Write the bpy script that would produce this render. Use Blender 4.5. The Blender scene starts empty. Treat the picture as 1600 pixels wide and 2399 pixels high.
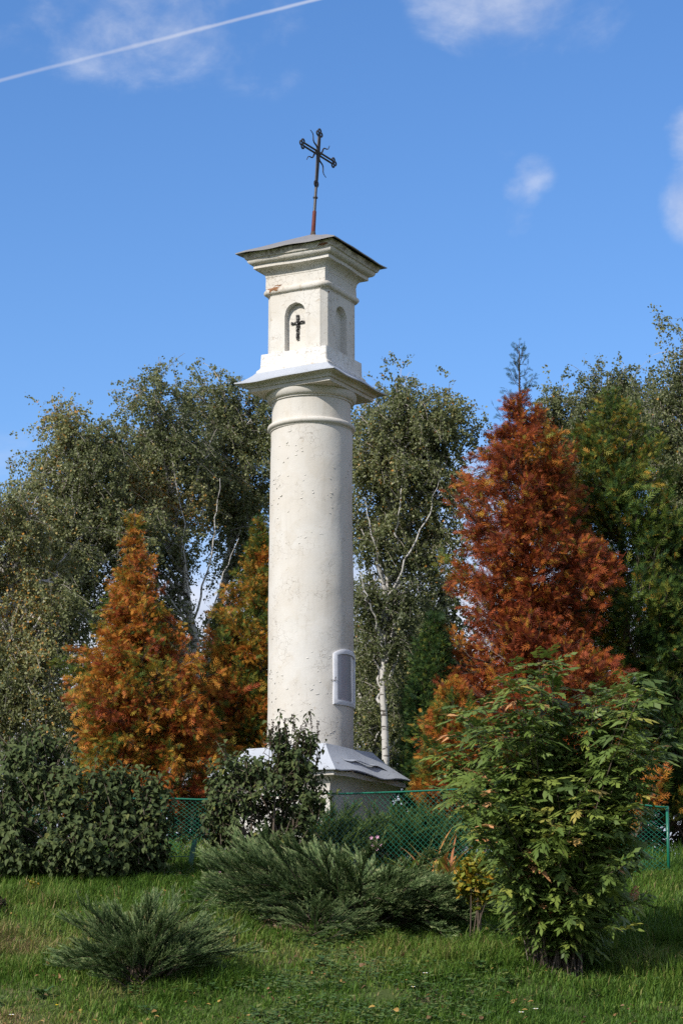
import bpy, bmesh, math, random
import numpy as np
from mathutils import Vector, Matrix

S = bpy.context.scene
COL = S.collection
R = math.radians

# ------------------------------------------------------------------ camera
FPX = 5500.0                       # focal length in pixels of a 1600 x 2399 picture
PITCH = R(13.0)
cam_d = bpy.data.cameras.new('camera')
cam = bpy.data.objects.new('camera', cam_d)
COL.objects.link(cam)
cam.location = (0, 0, 0)
cam.rotation_euler = (R(90) + PITCH, 0, 0)
cam_d.sensor_fit = 'HORIZONTAL'
cam_d.sensor_width = 24.0
cam_d.lens = 24.0 * FPX / 1600.0
cam_d.clip_start = 0.1
cam_d.clip_end = 5000
S.camera = cam

def ray(px, py):
    u = (px - 800) / FPX
    v = (1199.5 - py) / FPX
    return np.array([u, -v * math.sin(PITCH) + math.cos(PITCH), v * math.cos(PITCH) + math.sin(PITCH)])

def at(px, py, Y):
    d = ray(px, py)
    return d * (Y / d[1])

def ppm(Y, z=3.0):                 # metres per picture pixel at a depth
    return (Y * math.cos(PITCH) + z * math.sin(PITCH)) / FPX

# ------------------------------------------------------------------ light
SUN_AZ, SUN_EL = R(43), R(36)      # degrees left of straight behind the camera
sd = Vector((-math.sin(SUN_AZ) * math.cos(SUN_EL), -math.cos(SUN_AZ) * math.cos(SUN_EL), math.sin(SUN_EL)))
sun_d = bpy.data.lights.new('sun', 'SUN')
sun_d.energy = 3.0
sun_d.angle = R(0.53)
sun_d.color = (1.0, 0.95, 0.87)
sun = bpy.data.objects.new('sun', sun_d)
COL.objects.link(sun)
sun.rotation_euler = sd.to_track_quat('Z', 'Y').to_euler()
sun.location = (-8, -8, 12)

S.view_settings.view_transform = 'Standard'
S.view_settings.look = 'None'
S.view_settings.gamma = 1
S.view_settings.use_curve_mapping = False
S.view_settings.exposure = 0.8
S.cycles.max_bounces = 5
S.cycles.diffuse_bounces = 3
S.cycles.glossy_bounces = 2
S.cycles.transmission_bounces = 3
S.cycles.transparent_max_bounces = 6
S.cycles.use_denoising = False
S.cycles.caustics_reflective = False
S.cycles.caustics_refractive = False

class NT:
    """small helper to wire shader nodes"""
    def __init__(self, tree):
        self.t = tree
        self.n = tree.nodes
        self.l = tree.links
    def node(self, kind, **kw):
        nd = self.n.new(kind)
        for k, v in kw.items():
            setattr(nd, k, v)
        return nd
    def put(self, sock, val):
        if isinstance(val, bpy.types.NodeSocket):
            self.l.new(val, sock)
        elif val is not None:
            sock.default_value = val
    def math(self, op, a, b=None, c=None, clamp=False):
        nd = self.node('ShaderNodeMath', operation=op, use_clamp=clamp)
        self.put(nd.inputs[0], a)
        if b is not None: self.put(nd.inputs[1], b)
        if c is not None: self.put(nd.inputs[2], c)
        return nd.outputs[0]
    def vdot(self, a, b):
        nd = self.node('ShaderNodeVectorMath', operation='DOT_PRODUCT')
        self.put(nd.inputs[0], a); self.put(nd.inputs[1], b)
        return nd.outputs['Value']
    def smooth(self, x, lo, hi, o0=0.0, o1=1.0):
        nd = self.node('ShaderNodeMapRange', interpolation_type='SMOOTHSTEP')
        self.put(nd.inputs['Value'], x)
        nd.inputs['From Min'].default_value = lo; nd.inputs['From Max'].default_value = hi
        nd.inputs['To Min'].default_value = o0; nd.inputs['To Max'].default_value = o1
        return nd.outputs[0]
    def noise(self, vec, scale, detail=4, rough=.55, dist=0.0):
        nd = self.node('ShaderNodeTexNoise')
        self.put(nd.inputs['Vector'], vec)
        nd.inputs['Scale'].default_value = scale
        nd.inputs['Detail'].default_value = detail
        nd.inputs['Roughness'].default_value = rough
        nd.inputs['Distortion'].default_value = dist
        return nd.outputs['Fac']
    def mapping(self, vec, scale=(1, 1, 1), loc=(0, 0, 0), rot=(0, 0, 0)):
        nd = self.node('ShaderNodeMapping')
        self.put(nd.inputs['Vector'], vec)
        nd.inputs['Scale'].default_value = scale
        nd.inputs['Location'].default_value = loc
        nd.inputs['Rotation'].default_value = rot
        return nd.outputs[0]
    def mix(self, fac, a, b):
        nd = self.node('ShaderNodeMix', data_type='RGBA')
        self.put(nd.inputs[0], fac)
        self.put(nd.inputs[6], a if isinstance(a, bpy.types.NodeSocket) else (*a, 1))
        self.put(nd.inputs[7], b if isinstance(b, bpy.types.NodeSocket) else (*b, 1))
        return nd.outputs[2]
    def ramp(self, fac, stops):
        nd = self.node('ShaderNodeValToRGB')
        self.put(nd.inputs[0], fac)
        e = nd.color_ramp.elements
        while len(e) < len(stops):
            e.new(0.5)
        for i, (p, c) in enumerate(stops):
            e[i].position = p
            e[i].color = (*c, 1)
        return nd.outputs[0]
    def bump(self, h, strength, dist):
        nd = self.node('ShaderNodeBump')
        self.put(nd.inputs['Height'], h)
        nd.inputs['Strength'].default_value = strength
        nd.inputs['Distance'].default_value = dist
        return nd.outputs[0]

# ------------------------------------------------------------------ sky
world = bpy.data.worlds.new('World')
S.world = world
world.use_nodes = True
world.node_tree.nodes.clear()
w = NT(world.node_tree)
sky = w.node('ShaderNodeTexSky', sky_type='NISHITA')
sky.sun_disc = False
sky.sun_elevation = SUN_EL
sky.sun_rotation = math.pi + SUN_AZ
sky.altitude = 200
sky.air_density = 1.0
sky.dust_density = 0.3
sky.ozone_density = 2.0
tc = w.node('ShaderNodeTexCoord')
dirv = tc.outputs['Generated']
sep = w.node('ShaderNodeSeparateXYZ'); w.put(sep.inputs[0], dirv)
elz = sep.outputs['Z']
hs = w.node('ShaderNodeHueSaturation')
w.put(hs.inputs['Color'], sky.outputs[0])
hs.inputs['Saturation'].default_value = 1.26
hs.inputs['Hue'].default_value = .508
hs.inputs['Value'].default_value = 1.0
bg_sky = w.node('ShaderNodeBackground')
w.put(bg_sky.inputs[0], hs.outputs[0])
bg_sky.inputs[1].default_value = 0.109
def unit(v):
    return v / np.linalg.norm(v)
wisp = w.noise(w.mapping(dirv, (9, 9, 14), (3.1, 1.7, .4)), 1.6, 7, .62, .5)
fine = w.noise(w.mapping(dirv, (1, 1, 1.3), (1.3, 0.2, .9)), 38, 5, .6, .3)
field = None
for px, py, r, amp in ((300, -95, 4.2, .60), (80, 60, 2.0, .30), (600, 110, 2.0, .26), (1160, -75, 2.9, .80), (1330, 0, 2.2, .34),
                       (1255, 405, .75, .50), (1225, 450, .7, .42), (1205, 510, .75, .34), (1190, 340, .6, .25), (1660, 470, 1.5, 1.0), (1650, 310, 1.2, .80)):
    c = unit(ray(px, py))
    d = w.vdot(dirv, tuple(c))
    b = w.smooth(d, math.cos(R(r)), 1.0, 0.0, amp)
    field = b if field is None else w.math('MAXIMUM', field, b)
tex = w.math('ADD', w.math('MULTIPLY', wisp, .60), w.math('MULTIPLY', fine, .40))
blob = w.smooth(w.math('ADD', field, w.math('MULTIPLY', w.math('SUBTRACT', tex, .5), 2.1)), .22, 1.15, 0.0, .60)
blob = w.math('MULTIPLY', blob, w.smooth(field, .02, .30))
# the cumulus bank low over the horizon, glimpsed through the trees
bank_n = w.noise(w.mapping(dirv, (1, 1, 2.2), (5, 2, 1)), 7.0, 6, .6, .2)
bank = w.smooth(w.math('ADD', elz, w.math('MULTIPLY', bank_n, .16)), .335, .25)
# invented cloud cover outside the view, added to raise ambient fill; masked out ahead
fill_cloud = w.smooth(w.noise(w.mapping(dirv, (1, 1, 1.6), (8, 3, 2)), 3.2, 7, .6, .3), .34, .60, 0, .92)
fill_cloud = w.math('MULTIPLY', fill_cloud, w.smooth(sep.outputs['Y'], .90, .70))
# a contrail
n_c = np.cross(unit(ray(0, 187)), unit(ray(740, -3)))
n_c = n_c / np.linalg.norm(n_c)
dd = w.math('ABSOLUTE', w.math('ADD', w.vdot(dirv, tuple(n_c)), w.math('MULTIPLY', w.math('SUBTRACT', w.noise(dirv, 60, 3), .5), .0007)))
trail = w.math('MULTIPLY', w.smooth(w.math('MULTIPLY', dd, w.smooth(w.noise(dirv, 26, 4, .6), .3, .7, .75, 1.6)), .0016, .0001), w.smooth(w.noise(dirv, 14, 4), .28, .62, .24, .52))
cov = w.math('MAXIMUM', blob, w.math('MAXIMUM', bank, fill_cloud), clamp=True)
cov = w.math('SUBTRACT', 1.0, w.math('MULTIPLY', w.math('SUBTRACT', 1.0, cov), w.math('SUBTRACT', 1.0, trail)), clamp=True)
shade = w.mix(w.smooth(tex, .35, .7), (.34, .36, .44), (.52, .53, .57))
bg_cloud = w.node('ShaderNodeBackground')
w.put(bg_cloud.inputs[0], shade)
bg_cloud.inputs[1].default_value = 1.0
mixs = w.node('ShaderNodeMixShader')
w.put(mixs.inputs[0], w.math('MULTIPLY', cov, .92))
w.l.new(bg_sky.outputs[0], mixs.inputs[1])
w.l.new(bg_cloud.outputs[0], mixs.inputs[2])
wo = w.node('ShaderNodeOutputWorld')
w.l.new(mixs.outputs[0], wo.inputs[0])

# ------------------------------------------------------------------ helpers
def tag(o, label=None, cat=None, group=None, kind=None):
    if label: o['label'] = label
    if cat: o['category'] = cat
    if group: o['group'] = group
    if kind: o['kind'] = kind
    return o

def empty(name, loc=(0, 0, 0), parent=None, rz=0.0):
    o = bpy.data.objects.new(name, None)
    COL.objects.link(o)
    o.empty_display_size = .2
    if parent is not None:
        o.parent = parent
    o.location = loc
    o.rotation_euler = (0, 0, rz)
    return o

def norm(a):
    return a / np.maximum(np.linalg.norm(a, axis=-1, keepdims=True), 1e-9)

class Acc:
    """collects faces as arrays and builds one mesh"""
    def __init__(self):
        self.v, self.f, self.t, self.m, self.n = [], [], [], [], 0
    def add(self, verts, faces, tint=.5, mat=0):
        verts = np.asarray(verts, float).reshape(-1, 3)
        faces = np.asarray(faces, np.int64)
        if len(faces) == 0:
            return
        self.v.append(verts)
        self.f.append(faces + self.n)
        self.t.append(np.broadcast_to(np.asarray(tint, float), (len(faces),)).copy())
        self.m.append(np.full(len(faces), mat))
        self.n += len(verts)
    def mesh(self, name, mats, origin=(0, 0, 0), smooth=False, sharp=None):
        V = np.concatenate(self.v) - np.asarray(origin, float)
        sizes = np.concatenate([np.full(len(f), f.shape[1]) for f in self.f])
        loops = np.concatenate([f.reshape(-1) for f in self.f])
        starts = np.concatenate([[0], np.cumsum(sizes)[:-1]])
        me = bpy.data.meshes.new(name)
        me.vertices.add(len(V)); me.vertices.foreach_set('co', V.astype(np.float32).reshape(-1))
        me.loops.add(len(loops)); me.loops.foreach_set('vertex_index', loops.astype(np.int32))
        me.polygons.add(len(sizes)); me.polygons.foreach_set('loop_start', starts.astype(np.int32))
        for m in mats: me.materials.append(m)
        me.polygons.foreach_set('material_index', np.concatenate(self.m).astype(np.int32))
        at_ = me.attributes.new('tint', 'FLOAT', 'FACE')
        at_.data.foreach_set('value', np.concatenate(self.t).astype(np.float32))
        me.update(calc_edges=True)
        me.polygons.foreach_set('use_smooth', np.full(len(sizes), bool(smooth)))
        if smooth and sharp:
            me.set_sharp_from_angle(angle=R(sharp))
        return me
    def build(self, name, mats, parent=None, smooth=False, sharp=None, origin=None):
        if not isinstance(mats, (list, tuple)): mats = [mats]
        if origin is None:
            origin = parent_origin(parent)
        o = bpy.data.objects.new(name, self.mesh(name, mats, origin, smooth, sharp))
        COL.objects.link(o)
        if parent is not None: o.parent = parent
        return o

def parent_origin(p):
    v = Vector((0, 0, 0))
    while p is not None:
        v += p.location
        p = p.parent
    return np.array(v)

def waves(P, seed, freq, n=20):
    r = np.random.default_rng(seed)
    k = r.normal(size=(n, 3)) * freq
    ph = r.uniform(0, 6.283, n)
    return np.sin(np.asarray(P) @ k.T + ph).sum(1) / math.sqrt(n / 2)

def tube(acc, path, rad, sides=6, tint=.5, mat=0, cap=True):
    P = np.asarray(path, float)
    n = len(P)
    rad = np.broadcast_to(np.asarray(rad, float), (n,))
    T = norm(np.gradient(P, axis=0))
    ref = np.array([0, 0, 1.0]) if abs(T[:, 2]).mean() < .8 else np.array([1.0, 0, 0])
    A = norm(np.cross(T, ref)); B = np.cross(T, A)
    ang = np.arange(sides) / sides * 2 * math.pi
    ring = P[:, None] + rad[:, None, None] * (np.cos(ang)[None, :, None] * A[:, None] + np.sin(ang)[None, :, None] * B[:, None])
    V = ring.reshape(-1, 3)
    i = np.arange(n - 1)[:, None] * sides; j = np.arange(sides)[None]; j2 = (j + 1) % sides
    F = np.stack([i + j, i + j2, i + sides + j2, i + sides + j], -1).reshape(-1, 4)
    acc.add(V, F, tint, mat)
    if cap and sides > 3:
        base = acc.n - len(V)
        for o_, rev in ((0, True), ((n - 1) * sides, False)):
            idx = np.arange(sides) + base + o_
            if rev: idx = idx[::-1]
            acc.f.append(idx[None]); acc.t.append(np.array([float(np.mean(tint))])); acc.m.append(np.array([mat]))

def box(acc, c, half, rot=None, tint=.5, mat=0):
    q = np.array([[x, y, z] for z in (-1, 1) for y in (-1, 1) for x in (-1, 1)], float) * np.asarray(half)
    if rot is not None: q = q @ np.asarray(rot).T
    acc.add(q + np.asarray(c), [[0, 2, 3, 1], [4, 5, 7, 6], [0, 1, 5, 4], [2, 6, 7, 3], [0, 4, 6, 2], [1, 3, 7, 5]], tint, mat)

def frame(A, H):
    A = norm(A)
    Sd = norm(np.cross(A, H))
    return A, Sd, np.cross(Sd, A)

def place(acc, tmpl, P, A, H, L, W=None, tint=.5, mat=0):
    """copies of a leaf template (u along, v across, w off the leaf plane)"""
    if len(P) == 0: return
    A, Sd, N = frame(A, H)
    tv, tf = tmpl
    L = np.broadcast_to(np.asarray(L, float), (len(P),))
    W = L if W is None else np.broadcast_to(np.asarray(W, float), (len(P),))
    V = P[:, None] + A[:, None] * (tv[None, :, 0:1] * L[:, None, None]) + Sd[:, None] * (tv[None, :, 1:2] * W[:, None, None]) \
        + N[:, None] * (tv[None, :, 2:3] * L[:, None, None])
    k = len(tv)
    F = (np.arange(len(P))[:, None, None] * k + tf[None]).reshape(-1, tf.shape[1])
    T = np.repeat(np.broadcast_to(np.asarray(tint, float), (len(P),)), len(tf))
    acc.add(V.reshape(-1, 3), F, T, mat)

def blades(specs, bend=.15):
    """a leaf made of rhombic leaflets: (u, v, angle deg, length, width)"""
    V, F = [], []
    for u, v, ang, l, wd in specs:
        a = R(ang); d = np.array([math.cos(a), math.sin(a)]); p = np.array([-d[1], d[0]])
        b = np.array([u, v])
        pts = [b, b + d * l * .45 + p * wd / 2, b + d * l, b + d * l * .45 - p * wd / 2]
        n = len(V)
        for q in pts:
            V.append((q[0], q[1], -bend * q[0] ** 2 - .12 * abs(q[1])))
        F.append((n, n + 3, n + 2, n + 1))
    return np.array(V), np.array(F)

T_BIRCH = (np.array([(0, 0, 0), (.4, .42, .08), (1, 0, -.05), (.4, -.42, .08)], float), np.array([[0, 3, 2], [0, 2, 1]]))
T_LILAC = (np.array([(0, 0, 0), (.1, .24, .06), (.34, .34, .09), (.68, .20, .02), (1, 0, -.2), (.5, 0, -.04),
                     (.68, -.20, .02), (.34, -.34, .09), (.1, -.24, .06)], float),
           np.array([[0, 5, 2, 1], [5, 4, 3, 2], [0, 8, 7, 5], [5, 7, 6, 4]]))
sp = [(0, 0, 0, 1, .085)]
for u, l in ((.14, .42), (.36, .40), (.58, .30)):
    sp += [(u, 0, 40, l, .085), (u + .07, 0, -40, l, .085)]
T_FROND = blades([(u, v, an_, l, wd * .85) for u, v, an_, l, wd in sp], .25)
def pinnate(seed):
    r_ = np.random.default_rng(seed)
    sp = [(0, 0, 0, 1, .018)]
    for i in range(5):
        u = .16 + i * .165
        l = .44 * math.sin(math.pi * (.28 + .62 * i / 5)) ** .7
        for sg in (1, -1):
            if r_.random() < .07: continue
            sp.append((u + r_.normal() * .01, sg * .004, sg * (62 - i * 4 + r_.normal() * 11), l * r_.uniform(.75, 1.2), .19 * r_.uniform(.8, 1.2)))
    sp.append((.94, 0, r_.normal() * 8, .36, .18))
    V, F = blades(sp, r_.uniform(.15, .6))
    k = np.arange(len(V)) // 4
    V[:, 2] += V[:, 1] * (r_.normal(size=len(sp)) * .28)[k] - np.abs(V[:, 1]) * r_.uniform(-.1, .35)
    V[:, 1] += .10 * r_.normal() * V[:, 0] ** 2
    return V, F
T_PINNATES = [pinnate(i) for i in range(8)]

def make_mat(name, build):
    m = bpy.data.materials.new(name)
    m.use_nodes = True
    m.node_tree.nodes.clear()
    t = NT(m.node_tree)
    out = t.node('ShaderNodeOutputMaterial')
    t.l.new(build(t), out.inputs[0])
    return m

def principled(t, col, rough=.6, spec=.4, normal=None, metal=0.0):
    p = t.node('ShaderNodeBsdfPrincipled')
    t.put(p.inputs['Base Color'], col if isinstance(col, bpy.types.NodeSocket) else (*col, 1))
    t.put(p.inputs['Roughness'], rough)
    t.put(p.inputs['Specular IOR Level'], spec)
    t.put(p.inputs['Metallic'], metal)
    if normal is not None: t.put(p.inputs['Normal'], normal)
    return p.outputs[0]

def leaf_mat(name, stops, trans=.22, rough=.5, spec=.35, per_object=False):
    def b(t):
        if per_object:
            fac = t.node('ShaderNodeObjectInfo').outputs['Random']
        else:
            fac = t.node('ShaderNodeAttribute', attribute_name='tint').outputs['Fac']
        c = t.ramp(fac, stops)
        d = principled(t, c, rough, spec)
        if trans <= 0: return d
        tr = t.node('ShaderNodeBsdfTranslucent')
        t.put(tr.inputs[0], c)
        mx = t.node('ShaderNodeMixShader')
        mx.inputs[0].default_value = trans
        t.l.new(d, mx.inputs[1]); t.l.new(tr.outputs[0], mx.inputs[2])
        return mx.outputs[0]
    return make_mat(name, b)

BIRCH = [(0, (0.07271, 0.09072, 0.03273)), (.45, (0.1582, 0.1793, 0.06545)), (.8, (0.2994, 0.3024, 0.1255)), (.93, (0.4277, 0.3132, 0.09273)), (1, (0.556, 0.27, 0.04364))]
M = {}
M['birch_leaf'] = leaf_mat('birch_leaf', BIRCH, .42, .45, .5)
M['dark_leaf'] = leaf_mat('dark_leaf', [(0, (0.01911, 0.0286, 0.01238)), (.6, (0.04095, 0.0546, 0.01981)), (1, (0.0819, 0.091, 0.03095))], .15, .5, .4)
def thuja_b(t):
    oi = t.node('ShaderNodeObjectInfo')
    sp_ = t.node('ShaderNodeSeparateColor'); t.put(sp_.inputs[0], oi.outputs['Color'])
    at_ = t.node('ShaderNodeAttribute', attribute_name='tint').outputs['Fac']
    fac = t.math('ADD', sp_.outputs[0], t.math('MULTIPLY', t.math('SUBTRACT', at_, .5), .90), clamp=True)
    c = t.ramp(fac, [(0, (0.01932, 0.04968, 0.01656)), (.18, (0.0414, 0.08556, 0.01932)), (.34, (0.1173, 0.1724, 0.0276)), (.46, (0.2346, 0.2138, 0.03036)),
                     (.57, (0.52, 0.245, 0.032)), (.70, (0.46, 0.155, 0.026)), (.82, (0.36, 0.088, 0.022)), (.93, (0.2622, 0.04968, 0.01794)), (1, (0.1518, 0.03588, 0.01656))])
    d = principled(t, c, .6, .2)
    tr = t.node('ShaderNodeBsdfTranslucent'); t.put(tr.inputs[0], c)
    mx = t.node('ShaderNodeMixShader'); mx.inputs[0].default_value = .22
    t.l.new(d, mx.inputs[1]); t.l.new(tr.outputs[0], mx.inputs[2])
    return mx.outputs[0]
M['thuja'] = make_mat('thuja_sprays', thuja_b)
LILAC = [(0, (0.03486, 0.05546, 0.01958)), (.5, (0.06971, 0.09592, 0.03133)), (.85, (0.1103, 0.1333, 0.04405)), (1, (0.1626, 0.16, 0.03915))]
M['lilac'] = leaf_mat('lilac_leaf', LILAC, .2, .6, .16)
M['lilac_piece'] = leaf_mat('lilac_leaf_single', LILAC, .2, .6, .16, True)
SORB = [(0, (0.06315, 0.1021, 0.02388)), (.5, (0.1263, 0.1877, 0.03715)), (.85, (0.2369, 0.276, 0.05042)), (.95, (0.3875, 0.3036, 0.07298)), (1, (0.6028, 0.3036, 0.1327))]
M['sorbaria'] = leaf_mat('pinnate_leaf', SORB, .25, .5, .3)
M['sorbaria_piece'] = leaf_mat('pinnate_leaf_single', SORB, .25, .5, .3, True)
M['yellow_leaf'] = leaf_mat('yellow_leaf', [(0, (.07, .11, .015)), (.5, (.20, .22, .02)), (1, (.42, .22, .02))], .25)
M['juniper'] = leaf_mat('juniper_needles', [(0, (0.05032, 0.08736, 0.0338)), (.5, (0.1198, 0.1872, 0.0676)), (.85, (0.2276, 0.2933, 0.1235)), (1, (0.3355, 0.3494, 0.169))], .15, .6, .2)
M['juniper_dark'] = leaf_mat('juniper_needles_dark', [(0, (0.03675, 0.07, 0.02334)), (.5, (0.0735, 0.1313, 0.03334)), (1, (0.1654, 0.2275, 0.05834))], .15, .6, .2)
M['grass'] = leaf_mat('grass_blades', [(0, (0.0396, 0.0891, 0.01188)), (.4, (0.08415, 0.1633, 0.0198)), (.65, (0.1584, 0.2228, 0.0396)), (.82, (0.2673, 0.2426, 0.0792)), (1, (0.297, 0.2079, 0.1089))], .3, .55, .2)
M['weed'] = leaf_mat('weed_leaf', [(0, (.035, .08, .02)), (.6, (.07, .13, .03)), (1, (.16, .18, .05))], .25)
M['daylily'] = leaf_mat('daylily_leaf', [(0, (.10, .20, .03)), (.3, (.26, .28, .05)), (.5, (.48, .22, .06)), (1, (.33, .12, .05))], .25, per_object=True)
M['seed'] = leaf_mat('seed_head', [(0, (.018, .012, .008)), (1, (.06, .035, .02))], 0)
def plain(name, col, rough=.6, spec=.3, var=.25, scale=30):
    def b(t):
        o = t.node('ShaderNodeTexCoord').outputs['Object']
        n = t.noise(o, scale, 4)
        c = t.mix(n, tuple(x * (1 - var) for x in col), tuple(min(1, x * (1 + var)) for x in col))
        return principled(t, c, rough, spec)
    return make_mat(name, b)
M['petal_pink'] = plain('petal_pink', (.62, .34, .46))
M['petal_white'] = plain('petal_white', (.75, .75, .72))
M['petal_yellow'] = plain('petal_yellow', (.75, .55, .03))
M['stem'] = plain('stem_brown', (.10, .075, .055))
M['stem_green'] = plain('stem_green', (.07, .10, .03))
M['bark'] = plain('bark_brown', (.085, .06, .045), .85)
M['fence'] = plain('green_plastic_wire', (.008, .135, .078), .35, .5, .2, 40)
M['dead_leaf'] = plain('dead_leaf', (.30, .16, .09))
def bark_b(t):
    o = t.node('ShaderNodeTexCoord').outputs['Object']
    n = t.noise(t.mapping(o, (1, 1, 3.2)), 6, 5, .65)
    c = t.mix(t.smooth(n, .52, .62), (.48, .455, .42), (.07, .06, .05))
    return principled(t, c, .75, .2)
M['birch_bark'] = make_mat('birch_bark', bark_b)
M['birch_twig'] = plain('birch_twig', (.33, .29, .25), .8)

# ------------------------------------------------------------------ ground
GY = [-400, 4, 10, 14, 18, 22, 24.6, 26.5, 30, 45, 90, 200, 5000]
GZ = [-1.7, -1.7, -1.45, -.75, .24, 1.22, 1.86, 2.08, 2.22, 2.5, 2.3, 1.0, 1.0]
def ground_z(x, y):
    x = np.asarray(x, float); y = np.asarray(y, float)
    z = sum(np.interp(y + d, GY, GZ) for d in (-1.2, -.6, 0, .6, 1.2)) / 5
    b = .05 * np.sin(x * .9 + y * .35 + 1.2) + .035 * np.sin(x * 2.1 - y * 1.3) + .018 * np.sin(x * 4.7 + y * 3.9 + .5)
    return z + b * np.clip(1 - np.abs(y - 20) / 40, 0, 1)
def on_ground(x, y):
    return np.array([x, y, float(ground_z(x, y))])

gx = np.concatenate([[-3000, -600, -150, -50], np.linspace(-16, 16, 108), [50, 150, 600, 3000]])
gy = np.concatenate([[-400, -80, -20, 0, 6], np.linspace(9, 36, 110), np.linspace(38, 90, 20), [130, 200, 400, 900, 4500]])
XX, YY = np.meshgrid(gx, gy)
ga = Acc()
nx, ny = len(gx), len(gy)
ii = (np.arange(ny - 1)[:, None] * nx + np.arange(nx - 1)[None])
ga.add(np.stack([XX, YY, ground_z(XX, YY)], -1).reshape(-1, 3), np.stack([ii, ii + 1, ii + nx + 1, ii + nx], -1).reshape(-1, 4))
def soil_b(t):
    o = t.node('ShaderNodeTexCoord').outputs['Object']
    n1 = t.noise(o, .9, 5)
    n2 = t.noise(o, 22, 5, .7)
    c = t.mix(n2, (.045, .070, .018), (.085, .105, .032))
    bare = t.smooth(n1, .60, .70)
    c = t.mix(bare, c, t.mix(n2, (.12, .085, .05), (.25, .18, .115)))
    return principled(t, c, .95, .1, t.bump(n2, .8, .03))
M['soil'] = make_mat('turf_soil', soil_b)
g = ga.build('ground', M['soil'], smooth=True)
tag(g, 'grassy bank rising to a garden terrace', 'ground', kind='structure')

# ------------------------------------------------------------------ the shrine pillar
CX, CY = -0.365, 27.5
def paint_b(peel=.0, brick=0.0, base=(.585, .562, .52), dirt=None):
    def b(t):
        o = t.node('ShaderNodeTexCoord').outputs['Object']
        big = t.noise(o, 1.1, 4, .55)
        mid = t.noise(o, 5.5, 6, .62, .4)
        fin = t.noise(o, 42, 5, .65)
        c = t.mix(t.smooth(big, .35, .68), base, (base[0] * .93, base[1] * .90, base[2] * .86))
        c = t.mix(t.smooth(mid, .50, .74, 0, .45), c, (base[0] * .86, base[1] * .80, base[2] * .72))
        streak = t.noise(t.mapping(o, (7, 7, .55)), 2.0, 5, .6)
        c = t.mix(t.smooth(streak, .52, .74, 0, .36), c, (.42, .39, .34))
        pat = t.noise(t.mapping(o, (1, 1, .8), (2, 5, 9)), 2.6, 5, .6, .8)
        c = t.mix(t.smooth(pat, .50, .56, 0, .22), c, (base[0] * 1.06, base[1] * 1.07, base[2] * 1.09))
        if dirt:
            sx = t.node('ShaderNodeSeparateXYZ'); t.put(sx.inputs[0], o)
            dm = t.math('MULTIPLY', t.smooth(sx.outputs[2], dirt[0], dirt[1]), t.smooth(t.noise(t.mapping(o, (3, 3, 1.2)), 5, 6, .7), .38, .60))
            c = t.mix(t.math('MULTIPLY', dm, .8), c, (.17, .135, .10))
        # fine cracks of the old limewash
        vor = t.node('ShaderNodeTexVoronoi', feature='DISTANCE_TO_EDGE')
        wob = t.node('ShaderNodeVectorMath', operation='ADD')
        t.put(wob.inputs[0], o)
        nz = t.node('ShaderNodeTexNoise'); t.put(nz.inputs['Vector'], o); nz.inputs['Scale'].default_value = 14
        sc = t.node('ShaderNodeVectorMath', operation='SCALE'); t.put(sc.inputs[0], nz.outputs['Color']); sc.inputs['Scale'].default_value = .12
        t.put(wob.inputs[1], sc.outputs[0])
        t.put(vor.inputs['Vector'], wob.outputs[0])
        vor.inputs['Scale'].default_value = 11
        crack = t.math('MULTIPLY', t.smooth(vor.outputs['Distance'], .028, .004), t.smooth(t.noise(o, 2.1, 4), .52 - peel * .22, .66 - peel * .22))
        c = t.mix(t.math('MULTIPLY', crack, .60), c, (.22, .18, .14))
        flake = t.smooth(t.noise(t.mapping(o, (1, 1, 1.4), (3, 7, 1)), 9.5, 7, .72, .6), .665 - peel * .10, .69 - peel * .10)
        c = t.mix(t.math('MULTIPLY', flake, .75), c, t.mix(fin, (.36, .29, .22), (.56, .49, .40)))
        if brick:
            bm_ = t.smooth(t.noise(t.mapping(o, (1, 1, 1), (1, 4, 6)), 6.5, 5, .7), .68 - brick * .05, .70 - brick * .05)
            c = t.mix(bm_, c, t.mix(fin, (.25, .11, .05), (.40, .20, .10)))
        h = t.math('ADD', t.math('MULTIPLY', mid, .7), t.math('MULTIPLY', fin, .035))
        h = t.math('SUBTRACT', h, t.math('MULTIPLY', flake, .22))
        h = t.math('SUBTRACT', h, t.math('MULTIPLY', crack, .25))
        return principled(t, c, .85, .2, t.bump(h, .32, .022))
    return b
M['lime'] = make_mat('limewash', paint_b(.2))
M['lime_peel'] = make_mat('limewash_peeling', paint_b(.55, .0, (.60, .575, .53)))
M['lime_brick'] = make_mat('limewash_over_brick', paint_b(.5, .6, (.59, .56, .51)))
M['lime_dirt'] = make_mat('limewash_stained_eaves', paint_b(.6, .0, (.59, .565, .52), (7.335, 7.40)))
M['lime_white'] = make_mat('limewash_bright', paint_b(.55, 0, (.645, .64, .62)))
def sheet_b(col, rust):
    def b(t):
        o = t.node('ShaderNodeTexCoord').outputs['Object']
        n = t.noise(o, 3.5, 6, .65)
        s = t.noise(t.mapping(o, (5, 5, 16)), 2.2, 6, .7)
        c = t.mix(n, tuple(x * .78 for x in col), tuple(min(.9, x * 1.12) for x in col))
        c = t.mix(t.smooth(s, .64 - rust, .70 - rust), c, (.10, .085, .075))
        return principled(t, c, .55, .4, t.bump(n, .5, .02))
    return b
M['sheet_pale'] = make_mat('pale_painted_sheet', sheet_b((.40, .425, .465), .025))
M['sheet_grey'] = make_mat('weathered_grey_sheet', sheet_b((.22, .213, .21), .04))
M['iron'] = plain('black_iron', (.022, .018, .018), .45, .5, .5, 30)
M['iron_red'] = plain('rust_red_iron', (.13, .030, .020), .6, .3, .4, 25)
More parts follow.
